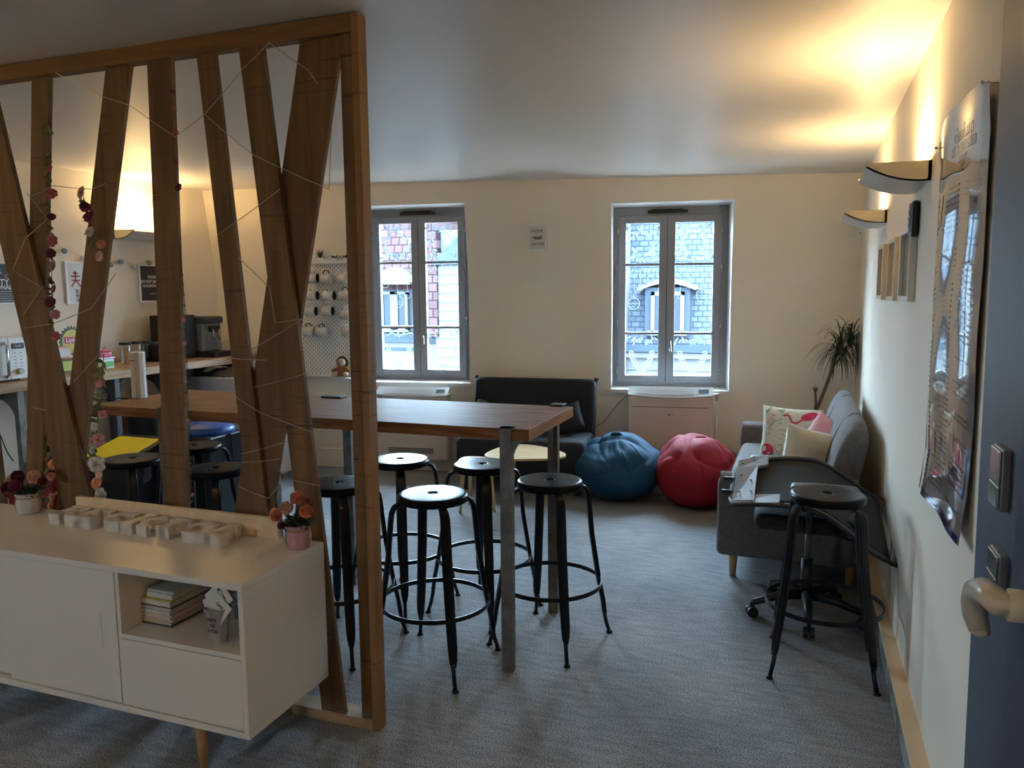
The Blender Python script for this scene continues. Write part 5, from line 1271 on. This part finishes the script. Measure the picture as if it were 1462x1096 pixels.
# ------------------------------------------------------------------ bean bags
def beanbag(loc,m,lab,seed,rx,ry,h,peak,twist):
    t=thing('bean_bag',lab,'bean bag',loc,0,'bean bags under the right window'); rnd=random.Random(seed)
    ws=[(V((rnd.gauss(0,1),rnd.gauss(0,1),rnd.gauss(0,1))).normalized(),rnd.uniform(2.2,4.5),rnd.uniform(0,6)) for _ in range(3)]
    cols=[(rnd.uniform(0,2*pi),rnd.uniform(.25,.6)) for _ in range(7)]
    nu,nv=120,70
    def f(u,v):
        a=2*pi*u; ph=pi*v   # v 0 top
        r=max(0,sin(ph))**.62 if 0<v<1 else 0
        z=cos(ph)
        zz=(.5+.5*z)
        # sagging body: widest low, tapering towards a gathered top
        rad=r*(1.0-.10*max(0,z)**1.5)
        px,py=cos(a)*rad,sin(a)*rad
        d=V((cos(a)*sin(ph),sin(a)*sin(ph),cos(ph)))
        wr=0
        for n,fq,p in ws: 
            q=abs(sin(.55*fq*(d.dot(n))+p+.6*noise.noise(d*1.3+n))); wr-=.045*(1-q)**8*(.3+.7*max(0,z+.2))
        for ca,wd in cols:   # folds radiating from the gathered top
            da=(a-ca+twist*z+pi)%(2*pi)-pi; wr-=.055*math.exp(-(abs(da)/(.10+.10*(1-z)))**1.5)*max(0,z-.05)*(1-max(0,z)**8)
        wr+=.09*noise.noise(d*1.3+V((seed,0,0)))+.008*noise.noise(d*5+V((0,seed,0)))
        s=1+wr
        zq=h*(zz**.85)*s
        if v>.93: zq*=max(0,(1-v)/.07)
        pk=math.exp(-((1-z)/.10)) if z>0 else 0
        return V((px*rx*s+peak[0]*zz*.5+peak[0]*pk*.5,py*ry*s+peak[1]*zz,max(0,zq+pk*.035)))
    mb=MB(); mb.grid(f,nu,nv); mkobj('bag',mb,m,t,smooth=True,merge=True)
    mb=MB()
    for ca in (cols[0][0],cols[1][0]+.6,cols[2][0]-.5):   # raised seams
        pts=[]
        for k in range(10,60):
            v=k/70; q=f(((ca-.25*cos(pi*v))/(2*pi))%1,v); c0=V((0,0,h*.4)); pts.append(q+(q-c0).normalized()*.0015)
        mb.tube(pts,.0035,6)
    mkobj('seam',mb,m,t,smooth=True)
    mb=MB(); top=f(.3,.0)
    mb.tube([top+V((-.05,-.03,-.012)),top+V((-.03,-.04,.006)),top+V((.02,-.04,.010)),top+V((.05,-.03,-.010))],[.009,.011,.011,.009],8); mkobj('carry_loop',mb,m,t,smooth=True)
beanbag((-1.33,6.05,0),M['bagblue'],'teal blue bean bag under the right window, next to the red one',4,.350,.34,.47,(-.02,.04),.6)
beanbag((-.72,6.04,0),M['bagred'],'red bean bag between the blue one and the grey sofa',21,.335,.34,.50,(.03,.05),-.4)

# ------------------------------------------------------------------ grey sofa along right wall
SY_0,SY_1=4.47,6.36
t=thing('grey_sofa','grey fabric two-seat sofa with wooden legs along the right wall','sofa',(-.02,5.4,0))
mb=MB(); mb.rbox(-.36,.36,SY_0+.06,SY_1-.06,.15,.36,.03); wpart(t,'base',mb,M['sofa'],smooth=True)
mb=MB(); mb.rbox(-.40,.22,SY_0+.10,SY_1-.10,.33,.475,.05,bulge=.012); wpart(t,'seat_cushion',mb,M['sofa'],smooth=True)
# backrest: rounded bolster leaning on the wall
mb=MB()
def backf(y0,y1):
    prof=[]
    for k in range(28):
        a=2*pi*k/28; ca,sa=cos(a),sin(a)
        x=.085*(abs(ca)**.75)*(1 if ca>0 else -1); z=.265*(abs(sa)**.85)*(1 if sa>0 else -1); prof.append((x,z))
    th=R(14); pts=[];fr=[];pf=[]
    ys=[y0,y0+.012,y0+.04,y0+.09,y0+.2]+[y0+.2+(y1-y0-.4)*k/18 for k in range(1,18)]+[y1-.2,y1-.09,y1-.04,y1-.012,y1]
    for y in ys:
        e=min(y-y0,y1-y); s=.62 if e<=0 else min(1,.80+.20*min(1,e/.10)) if e>.011 else .74
        if e>=.012 and e<.04: s=.86
        pts.append((.265,y,.665)); u=V((cos(th),0,-sin(th))); w=V((sin(th),0,cos(th))); fr.append((u,w))
        k2=1-.05*(abs(((y-y0)%((y1-y0)/2))-(y1-y0)/4)<.012)
        pf.append([(a*s*k2,b*s*k2) for a,b in prof])
    mb.sweep(pts,fr,pf)
backf(SY_0+.10,SY_1-.12); wpart(t,'backrest',mb,M['sofa'],smooth=True)
mb=MB()
for k in range(1,4):
    y=SY_0+.10+(SY_1-.22-SY_0)*k/4; 
    pts=[(.265-.087*cos(a)*.97-.0+ (.265*sin(a))*sin(R(14)),y,.665+.265*sin(a)*cos(R(14))+.02*cos(a)) for a in [R(q) for q in range(-60,100,10)]]
    mb.tube(pts,.003,6)
wpart(t,'back_seams',mb,M['sofa'],smooth=True)
for yy,nm in ((SY_0,0),(SY_1-.10,1)):
    mb=MB(); mb.rbox(-.415,.33,yy,yy+.105,.14,.595,.035); mb.tube([(-.40,yy+.052,.575),(-.0,yy+.052,.578),(.32,yy+.052,.575)],[.050,.052,.050],14)
    wpart(t,'armrest',mb,M['sofa'],smooth=True)
for lx in (-.325,.30):
    for ly in (4.56,6.28):
        mb=MB(); mb.tube([(lx+(.0),ly,0),(lx,ly,.16)],[.018,.028],14); wpart(t,'leg',mb,M['oakleg'],smooth=True)
# cushions
def flam(name):
    m=bpy.data.materials.new(name); m.use_nodes=True; nt=m.node_tree; b=nt.nodes['Principled BSDF']; L=nt.links.new; b.inputs['Roughness'].default_value=.85
    tc=nt.nodes.new('ShaderNodeTexCoord'); n=nt.nodes.new('ShaderNodeTexNoise'); n.inputs['Scale'].default_value=11; n.inputs['Detail'].default_value=2; n.inputs['Distortion'].default_value=1.5
    L(tc.outputs['Object'],n.inputs['Vector']); r=nt.nodes.new('ShaderNodeValToRGB'); cr=r.color_ramp; cr.interpolation='EASE'
    cols=[(0,(.30,.42,.30)),(.36,(.28,.42,.26)),(.42,(.66,.66,.54)),(.58,(.68,.66,.56)),(.66,(.62,.45,.46)),(.74,(.60,.60,.50))]
    cr.elements[0].position=0; cr.elements[0].color=(*cols[0][1],1); cr.elements[1].position=1; cr.elements[1].color=(.62,.50,.46,1)
    for p,c in cols[1:]: e=cr.elements.new(p); e.color=(*c,1)
    L(n.outputs['Fac'],r.inputs['Fac']); L(r.outputs['Color'],b.inputs['Base Color']); return m
FLM=flam('tropical_print'); PKC=mat('pink_cotton',(.64,.30,.38),.85,nz=((.66,.42,.46),.6,9)); CRC=mat('cream_cotton',(.62,.57,.47),.85); HOT=mat('flamingo_pink',(.60,.03,.12),.8); GRN=mat('print_green',(.10,.25,.12),.8)
def pillow(name,loc,rot,w,fm,bm,lab,fl=None,th=.085):
    t=thing(name,lab,'cushion',loc,0,'printed cushions on the grey sofa'); Mx=Matrix.Rotation(rot[2],4,'Z')@Matrix.Rotation(rot[0],4,'X')@Matrix.Rotation(rot[1],4,'Y')@Matrix.Translation((0,0,w/2-.02))
    def S(u,v,sg,o=0):
        a,b=2*u-1,2*v-1; k=max(0,(1-a**4)*(1-b**4))**.55
        return Mx@V((a*w/2*(1-.07*(1-b*b)),sg*(th*k+.004*noise.noise(V((a*3,b*3,sg)))*k+o),b*w/2*(1-.07*(1-a*a))))
    mb=MB(); mb.grid(lambda u,v:S(u,v,-1),20,20); mkobj('front_cover',mb,fm,t,smooth=True)
    mb=MB(); mb.grid(lambda u,v:S(1-u,v,1),20,20); mkobj('back_cover',mb,bm,t,smooth=True)
    if fl:
        for nm,m,shapes in fl:
            mb=MB()
            for sh in shapes:
                if sh[0]=='e':
                    _,cu,cv,ru,rv,rot_=sh; n=18; vs=[S(cu,cv,-1,.0025)]
                    for k in range(n):
                        a=2*pi*k/n; x,y=ru*cos(a),rv*sin(a); vs.append(S(cu+x*cos(rot_)-y*sin(rot_),cv+x*sin(rot_)+y*cos(rot_),-1,.002))
                    mb.add(vs,[(0,1+k,1+(k+1)%n) for k in range(n)])
                else:
                    _,pts,wd=sh; n=len(pts)-1; vs=[];fs=[]
                    for k,(x,y) in enumerate(pts):
                        x0,y0=pts[max(0,k-1)];x1,y1=pts[min(n,k+1)]; dx,dy=x1-x0,y1-y0; l=math.hypot(dx,dy) or 1; nx_,ny_=-dy/l*wd/2,dx/l*wd/2
                        vs+=[S(x-nx_,y-ny_,-1,.0025),S(x+nx_,y+ny_,-1,.0025)]
                    for k in range(n): fs.append((2*k,2*k+1,2*k+3,2*k+2))
                    mb.add(vs,fs)
            mkobj(nm,mb,m,t)
    return t
pillow('flamingo_cushion',(-.05,5.62,.47),(R(-14),R(2),R(-4)),.40,FLM,CRC,'square cushion printed with pink flamingos and green leaves, leftmost on the sofa',
  [('flamingo_print',HOT,[('e',.80,.86,.14,.075,.3),('l',[(.70,.80),(.60,.72),(.52,.74),(.47,.84),(.42,.87),(.38,.84)],.035),('e',.14,.20,.13,.10,-.8),('l',[(.24,.10),(.30,.05)],.04)]),
   ('leaf_print',GRN,[('l',[(.10,.55),(.2,.7),(.34,.78)],.012),('l',[(.45,.1),(.55,.25),(.66,.32)],.012),('l',[(.72,.1),(.74,.3)],.012),('l',[(.86,.1),(.82,.32)],.012),('l',[(.35,.5),(.5,.45),(.62,.5)],.010),('l',[(.05,.9),(.2,.82),(.35,.93)],.012)])])
pillow('pink_cushion',(.10,5.36,.47),(R(-14),R(26),R(-30)),.38,PKC,CRC,'pink and cream cushion propped between the flamingo cushion and the sofa back',[('flamingo_print',HOT,[('e',.12,.30,.05,.16,-.2)])])
pillow('cream_cushion',(.06,5.02,.47),(R(-10),R(14),R(28)),.36,CRC,FLM,'plain cream cushion with a printed edge, nearest on the sofa',[('flamingo_print',HOT,[('e',.10,.12,.07,.06,0)]),('leaf_print',GRN,[('e',.10,.36,.06,.09,.5)])],th=.10)

# ------------------------------------------------------------------ office chair with its back lying across it
oc=V((.07,4.10,0)); t=thing('office_chair','broken black office chair with its detached back lying across the seat','chair',oc)
for k in range(5):
    a=R(195+72*k+6); e=V((cos(a),sin(a),0))
    mb=MB(); mb.tube([e*.03+V((0,0,.115)),e*.15+V((0,0,.105)),e*.27+V((0,0,.075))],[.028,.022,.016],10); mkobj('base_arm',mb,M['black'],t,smooth=True)
    mb=MB(); p=e*.275; tg=V((-e.y,e.x,0))
    for s_ in (-1,1): mb.cyl(p+tg*s_*.006+V((0,0,.028)),p+tg*s_*.026+V((0,0,.028)),.0275,n=20)
    mb.cyl(p+V((0,0,.03)),p+V((0,0,.075)),.009,n=10); mkobj('caster',mb,M['black'],t)
mb=MB(); mb.cyl((0,0,.10),(0,0,.30),.028,n=20); mkobj('column_sleeve',mb,M['black'],t,smooth=True)
mb=MB(); mb.cyl((0,0,.28),(0,0,.46),.014,n=16); mkobj('gas_lift',mb,M['steel'],t,smooth=True,label='bare steel gas lift')
mb=MB(); mb.box(-.09,.12,-.08,.08,.45,.50); mb.tube([(.05,-.06,.475),(.16,-.16,.47),(.22,-.19,.465)],.007,8); mkobj('mechanism',mb,M['black'],t,bevel=.006)
mb=MB(); mb.rbox(-.25,.24,-.24,.24,.495,.575,.035,bulge=.01); mkobj('seat',mb,M['futon'],t,smooth=True)
for s_,yy in ((-1,-.27),(1,.33)):
    mb=MB(); mb.tube([(.0,yy*.85,.51),(.0,yy,.52),(0.0,yy,.70)],[.016,.018,.016],10); mkobj('arm_post',mb,M['black'],t,smooth=True)
    mb=MB(); xo=-.16 if s_>0 else .06
    mb.rbox(-.145+xo,.145+xo,yy-.045,yy+.045,.715,.745,.014,bulge=.006); mkobj('arm_pad',mb,M['darkgrey'],t,smooth=True)
# detached backrest: curved frame + mesh panel, lying tilted
def bk(u,v,o=0):   # u 0 left (bracket end) .. 1 right (top of back), v 0 near .. 1 far
    x=-.345+.70*u
    wd=.17+.16*max(0,u)**.7
    y=(v-.5)*2*wd-.02
    z=.600+.055*sin(pi*min(1,u*1.15))+.13*v*(1-.4*u)-.16*max(0,u-.55)**1.2*2.0-.05*(1-v)*u
    return V((x,y,z+o))
mb=MB()
for k in range(44):
    pass
loop=[]
for k in range(16): loop.append(bk(k/15,1.0))
for k in range(1,10): loop.append(bk(1+.05*sin(pi*k/10),1-k/10))
for k in range(16): loop.append(bk(1-k/15,0.0))
for k in range(1,8): loop.append(bk(-.02,k/8))
pts=loop; n=len(pts); vs=[];fs=[]
for i,p in enumerate(pts):
    tn=(pts[(i+1)%n]-pts[i-1]).normalized(); up=V((0,0,1)); sd=tn.cross(up).normalized()
    for a_,b_ in ((-.020,-.008),(.020,-.008),(.022,.004),(.010,.012),(-.010,.012),(-.022,.004)): vs.append(p+sd*a_+up*b_)
for i in range(n):
    for k in range(6): fs.append((i*6+k,i*6+(k+1)%6,((i+1)%n)*6+(k+1)%6,((i+1)%n)*6+k))
mb=MB(); mb.add(vs,fs); bf=mkobj('back_frame',mb,mat('chair_frame_black',(.016,.016,.016),.45),t,smooth=True)
mb=MB(); mb.grid(lambda u,v:bk(.03+.95*u,.04+.92*v,-.004),24,14); mkobj('back_mesh',mb,mat('back_mesh_black',(.006,.006,.0065),.75,bump=.3,bscale=300),bf,smooth=True,solid=.006)
mb=MB(); 
for (a0,a1,b0,b1) in ((-.02,.20,.78,1.02),(-.02,.13,.0,.80),(-.02,.30,-.04,.14)):
    mb.hexa([bk(a0,b0,.004),bk(a1,b0,.004),bk(a1,b1,.004),bk(a0,b1,.004),bk(a0,b0,.022),bk(a1,b0,.022),bk(a1,b1,.022),bk(a0,b1,.022)])
mkobj('bracket',mb,M['silver'],bf,bevel=.003,label='silver grey plastic bracket')
mb=MB()
for v in (.30,.62): mb.box(-.42,-.30,bk(0,v).y-.012,bk(0,v).y+.012,bk(0,v).z-.010,bk(0,v).z+.008)
mkobj('mounting_bar',mb,M['black'],bf,bevel=.003)
mb=MB()
for (u,v) in ((.02,.9),(.10,.93),(.02,.6),(.09,.45),(.02,.2),(.1,.2)):
    p=bk(u,v,.022); mb.cyl(p,p+V((0,0,.003)),.006,n=10)
mkobj('screw_hole',mb,M['black'],bf)

# ------------------------------------------------------------------ dracaena in the corner
pc=V((.10,6.62,0)); t=thing('dracaena_plant','thin dragon tree with drooping narrow leaves in the right corner behind the sofa','plant',pc)
mb=MB(); mb.lathe([(.001,0),(.095,0),(.115,.22),(.12,.225),(.12,.24),(.10,.24),(.095,.2),(.001,.2)],n=28); mkobj('pot',mb,mat('terracotta',(.25,.11,.06),.8),t,smooth=True)
A=PX(1163,592,6.60)-pc; Bp=PX(1176,560,6.60)-pc; C_=PX(1190,522,6.60)-pc; D_=PX(1196,500,6.60)-pc
mb=MB(); mb.tube([(0,0,.2),A*.5+V((0,0,.1)),A,Bp,C_,D_],[.018,.016,.014,.0125,.012,.012],10)
a=PX(1165,575,6.60)-pc; b=PX(1164,560,6.60)-pc
mb.tube([A,a,b,PX(1161,552,6.6)-pc],[.011,.009,.008,.004],8); mb.tube([b,PX(1168,553,6.6)-pc],[.008,.004],8); mb.tube([b,PX(1165,550,6.58)-pc],[.007,.003],8)
E_=PX(1210,500,6.60)-pc; mb.tube([C_,E_],[.010,.009],8)
mkobj('trunk',mb,M['bark'],t,smooth=True)
rnd=random.Random(9)
for hd,n_,L_ in ((PX(1198,497,6.60)-pc,120,.34),(PX(1214,488,6.58)-pc,70,.32)):
    mb=MB()
    for k in range(n_):
        a=rnd.uniform(0,2*pi); el=rnd.uniform(-.3,1.4); L=L_*rnd.uniform(.6,1.05); d=V((cos(a)*cos(el),sin(a)*cos(el)*.55,sin(el)))
        vs=[];fs=[]; m_=8; p=hd+V((rnd.uniform(-.015,.015),0,rnd.uniform(-.05,.03)))
        st=L/m_; q=V(p); dd=V(d)
        for j in range(m_+1):
            sd=dd.cross(V((0,0,1))); sd=sd.normalized() if sd.length>.05 else V((1,0,0)); w=.010*(1-(j/m_)**2)*.5+.0008
            vs+=[q-sd*w,q+sd*w]; q=q+dd*st; dd=(dd+V((0,0,-1))*rnd.uniform(.30,.42)).normalized()
            if q.x+pc.x>XR-.02: q.x=XR-.02-pc.x
        for j in range(m_): fs.append((2*j,2*j+1,2*j+3,2*j+2))
        mb.add(vs,fs)
    mkobj('leaf_crown',mb,M['palm'],t)

# ------------------------------------------------------------------ street outside
def OX(u,v,y): return PX(u,v,y)
def obox(mb,u0,v0,u1,v1,y0,y1,yr=None):
    a=PX(u0,v1,y0); b=PX(u1,v0,y0); mb.box(min(a.x,b.x),max(a.x,b.x),y0,y1,min(a.z,b.z),max(a.z,b.z)); return a,b
YF=15.
# slate-roofed building seen through the right window
t=thing('slate_roof_building','building across the street with blue-grey slate roof and arched dormer, seen through the right window','building',(-1.5,YF,-6))
a=PX(770,490,YF); b=PX(1100,480,YF)
mb=MB(); mb.hexa([(a.x,YF+.1,a.z),(b.x,YF+.1,a.z),(b.x,YF+3,a.z),(a.x,YF+3,a.z),(a.x,YF+.9,a.z+3.6),(b.x,YF+.9,a.z+3.6),(b.x,YF+3,a.z+3.6),(a.x,YF+3,a.z+3.6)]); wpart(t,'roof',mb,M['slate'])
mb=MB(); mb.box(a.x,b.x,YF+.05,YF+3,-6,a.z-.02); wpart(t,'wall',mb,M['facade'])
mb=MB(); mb.box(a.x-.05,b.x+.05,YF-.18,YF+.1,a.z-.12,a.z+.02); wpart(t,'gutter',mb,M['zinc'])
mb=MB(); z_=PX(950,503,YF).z; mb.box(a.x,b.x,YF-.10,YF+.06,z_-.10,z_); z_=PX(950,526,YF).z; mb.box(a.x,b.x,YF,YF+.06,z_-.03,z_); wpart(t,'cornice',mb,M['facadew'])
d0,d1=PX(921,478,YF),PX(986,410,YF)
mb=MB(); mb.box(d0.x,d1.x,YF-.05,YF+1.2,d0.z,d1.z); 
n=14; wd_=d1.x-d0.x; poly=[(d0.x-.16+(wd_+.32)*k/n, d1.z-.03+.20*sin(pi*k/n)) for k in range(n+1)]+[(d1.x+.10-(wd_+.20)*k/n, d1.z-.05+.13*sin(pi*k/n)) for k in range(n+1)]
dm=wpart(t,'dormer',mb,mat('dormer_grey',(.022,.028,.038),.9,spec=0))
mb=MB(); mb.prism(poly,lambda x,z,d:V((x,YF-.14+d,z)),1.3); mb.v=[q-V(t.location) for q in mb.v]; mkobj('dormer_arch',mb,M['facadew'],dm)
mb=MB(); e0,e1=PX(930,473,YF),PX(978,416,YF)
for (xa,xb,za,zb) in ((e0.x,e0.x+.07,e0.z,e1.z),(e1.x-.07,e1.x,e0.z,e1.z),(e0.x,e1.x,e1.z-.07,e1.z),(e0.x-.06,e1.x+.06,e0.z-.07,e0.z+.02),((e0.x+e1.x)/2-.05,(e0.x+e1.x)/2+.05,e0.z,e1.z)): mb.box(xa,xb,YF-.09,YF-.04,za,zb)
mb.v=[q-V(t.location) for q in mb.v]; mkobj('window_casing',mb,M['facadew'],dm)
mb=MB(); mb.box(e0.x+.06,e1.x-.06,YF-.07,YF-.055,e0.z,e1.z-.06); mb.v=[q-V(t.location) for q in mb.v]; mkobj('window_pane',mb,M['outglass'],dm)
mb=MB(); e0,e1=PX(890,545,YF),PX(896,320,YF); mb.box(e0.x-.35,e1.x,YF-.2,YF+.3,e0.z-3,e1.z+1.2); wpart(t,'downpipe_pilaster',mb,M['facadew'])
# red tiled house seen through the left window
t=thing('red_roof_house','house across the street with red tiled roof and gabled dormer, seen through the left window','building',(-6.5,YF,-6))
a=PX(470,480,YF); b=PX(612,480,YF); zr=PX(560,405,YF).z
mb=MB(); mb.hexa([(a.x,YF+.1,zr-.15),(b.x,YF+.1,zr-.15),(b.x,YF+3,zr-.15),(a.x,YF+3,zr-.15),(a.x,YF+.6,zr+1.55),(b.x,YF+.6,zr+1.55),(b.x,YF+3,zr+1.55),(a.x,YF+3,zr+1.55)]); wpart(t,'roof',mb,M['redtile'])
mb=MB(); mb.box(a.x,b.x,YF+.05,YF+3,-6,zr-.13); wpart(t,'wall',mb,M['facadeg'])
mb=MB(); z_=PX(560,487,YF).z; mb.box(a.x,b.x+.5,YF-.25,YF+.05,-6,z_); wpart(t,'lower_wall',mb,M['facade'])
mb=MB(); mb.box(a.x,b.x+.5,YF-.32,YF-.1,z_,z_+.09); z2=PX(560,494,YF).z; mb.box(a.x,b.x,YF-.30,YF-.24,z2-.06,z2); wpart(t,'cornice',mb,M['zinc'])
g0,g1,gt=PX(538,406,YF),PX(596,406,YF),PX(567,387,YF)
mb=MB(); mb.prism([(g0.x,g0.z),(g1.x,g1.z),(g1.x,g1.z+.05),(gt.x,gt.z+.08),(g0.x,g0.z+.05)],lambda x,z,d:V((x,YF-.35+d,z)),1.6); wpart(t,'dormer_gable',mb,M['facadew'])
e0,e1=PX(546,470,YF),PX(583,416,YF)
mb=MB()
for (xa,xb,za,zb) in ((e0.x,e0.x+.06,e0.z,e1.z),(e1.x-.06,e1.x,e0.z,e1.z),(e0.x,e1.x,e1.z-.06,e1.z),(e0.x,e1.x,e0.z-.05,e0.z+.03),((e0.x+e1.x)/2-.09,(e0.x+e1.x)/2+.09,e0.z,e1.z)): mb.box(xa,xb,YF-.06,YF+.05,za,zb)
cs=wpart(t,'window_casing',mb,M['facadew'])
mb=MB(); mb.box(e0.x+.05,e1.x-.05,YF-.03,YF-.01,e0.z,e1.z-.05); mb.v=[q-V(t.location) for q in mb.v]; mkobj('window_pane',mb,M['outglass'],cs)
# white gabled house between
t=thing('white_gable_house','white boarded gable wall with chimney beyond the left window, right half','building',(-5,YF-1,-6))
YG_=14.2
a=PX(624,545,YG_); b=PX(700,350,YG_)
mb=MB(); mb.box(a.x,b.x+2.2,YG_,YG_+2,-6,PX(640,378,YG_).z); wpart(t,'wall',mb,mat('white_boards',(.062,.065,.068),.9,spec=0))
mb=MB()
for k in range(12):
    z_=PX(640,392+k*13,YG_).z; mb.box(a.x,b.x+2.2,YG_-.012,YG_+.0,z_-.012,z_)
wpart(t,'board_joints',mb,M['facadeg'])
c=PX(624,378,YG_); mb=MB(); mb.hexa([(a.x-.05,YG_-.1,c.z),(b.x+2.2,YG_-.1,c.z),(b.x+2.2,YG_+2,c.z),(a.x-.05,YG_+2,c.z),(a.x+.9,YG_+.4,c.z+1.1),(b.x+2.2,YG_+.4,c.z+1.1),(b.x+2.2,YG_+2,c.z+1.1),(a.x+.9,YG_+2,c.z+1.1)]); wpart(t,'roof',mb,M['zinc'])
mb=MB(); q0,q1=PX(625,352,YG_),PX(652,327,YG_); mb.box(q0.x,q1.x,YG_+.15,YG_+.6,c.z-.1,q1.z); wpart(t,'chimney',mb,M['facadew'])
mb=MB(); q0,q1=PX(607,480,YG_),PX(623,340,YG_); mb.box(q0.x,q1.x+.02,YG_-.05,YG_+1.6,q0.z,q1.z+.3); wpart(t,'verge_tiles',mb,M['redtile'])

# ------------------------------------------------------------------ light
w=bpy.data.worlds.new('overcast_sky'); SC.world=w; w.use_nodes=True; nt=w.node_tree; bg=nt.nodes['Background']
tc=nt.nodes.new('ShaderNodeTexCoord'); sp=nt.nodes.new('ShaderNodeSeparateXYZ'); nt.links.new(tc.outputs['Generated'],sp.inputs[0])
rp=nt.nodes.new('ShaderNodeValToRGB'); rp.color_ramp.elements[0].position=.45; rp.color_ramp.elements[0].color=(.10,.11,.12,1); rp.color_ramp.elements[1].position=.56; rp.color_ramp.elements[1].color=(.54,.77,1,1)
mt=nt.nodes.new('ShaderNodeMath'); mt.operation='MULTIPLY_ADD'; mt.inputs[1].default_value=.5; mt.inputs[2].default_value=.5; nt.links.new(sp.outputs['Z'],mt.inputs[0]); nt.links.new(mt.outputs[0],rp.inputs['Fac'])
nt.links.new(rp.outputs['Color'],bg.inputs['Color']); bg.inputs['Strength'].default_value=23
def portal(name,c,n,sx,sz):
    l=bpy.data.lights.new(name,'AREA'); l.shape='RECTANGLE'; l.size=sx; l.size_y=sz; l.cycles.is_portal=True
    o=bpy.data.objects.new(name,l); COL.objects.link(o); o.location=c
    o.rotation_euler=V(n).to_track_quat('-Z','Y').to_euler(); o['kind']='helper'
portal('window_portal_left',B(1.995,1.62,.30),-N,.98,1.6); portal('window_portal_right',B(4.275,1.59,.30),-N,.97,1.57)
portal('window_portal_rear',V((-3.2,YB-.13,1.6)),V((0,1,0)),.4,.6)  # portal of the added rear fill window
vs_=SC.view_settings; vs_.view_transform='Standard'; vs_.look='None'; vs_.gamma=1; vs_.exposure=1.7; vs_.use_curve_mapping=False
SC.cycles.max_bounces=10; SC.cycles.diffuse_bounces=6; SC.cycles.transparent_max_bounces=16; SC.cycles.caustics_reflective=False; SC.cycles.caustics_refractive=False
SC.cycles.sample_clamp_indirect=6
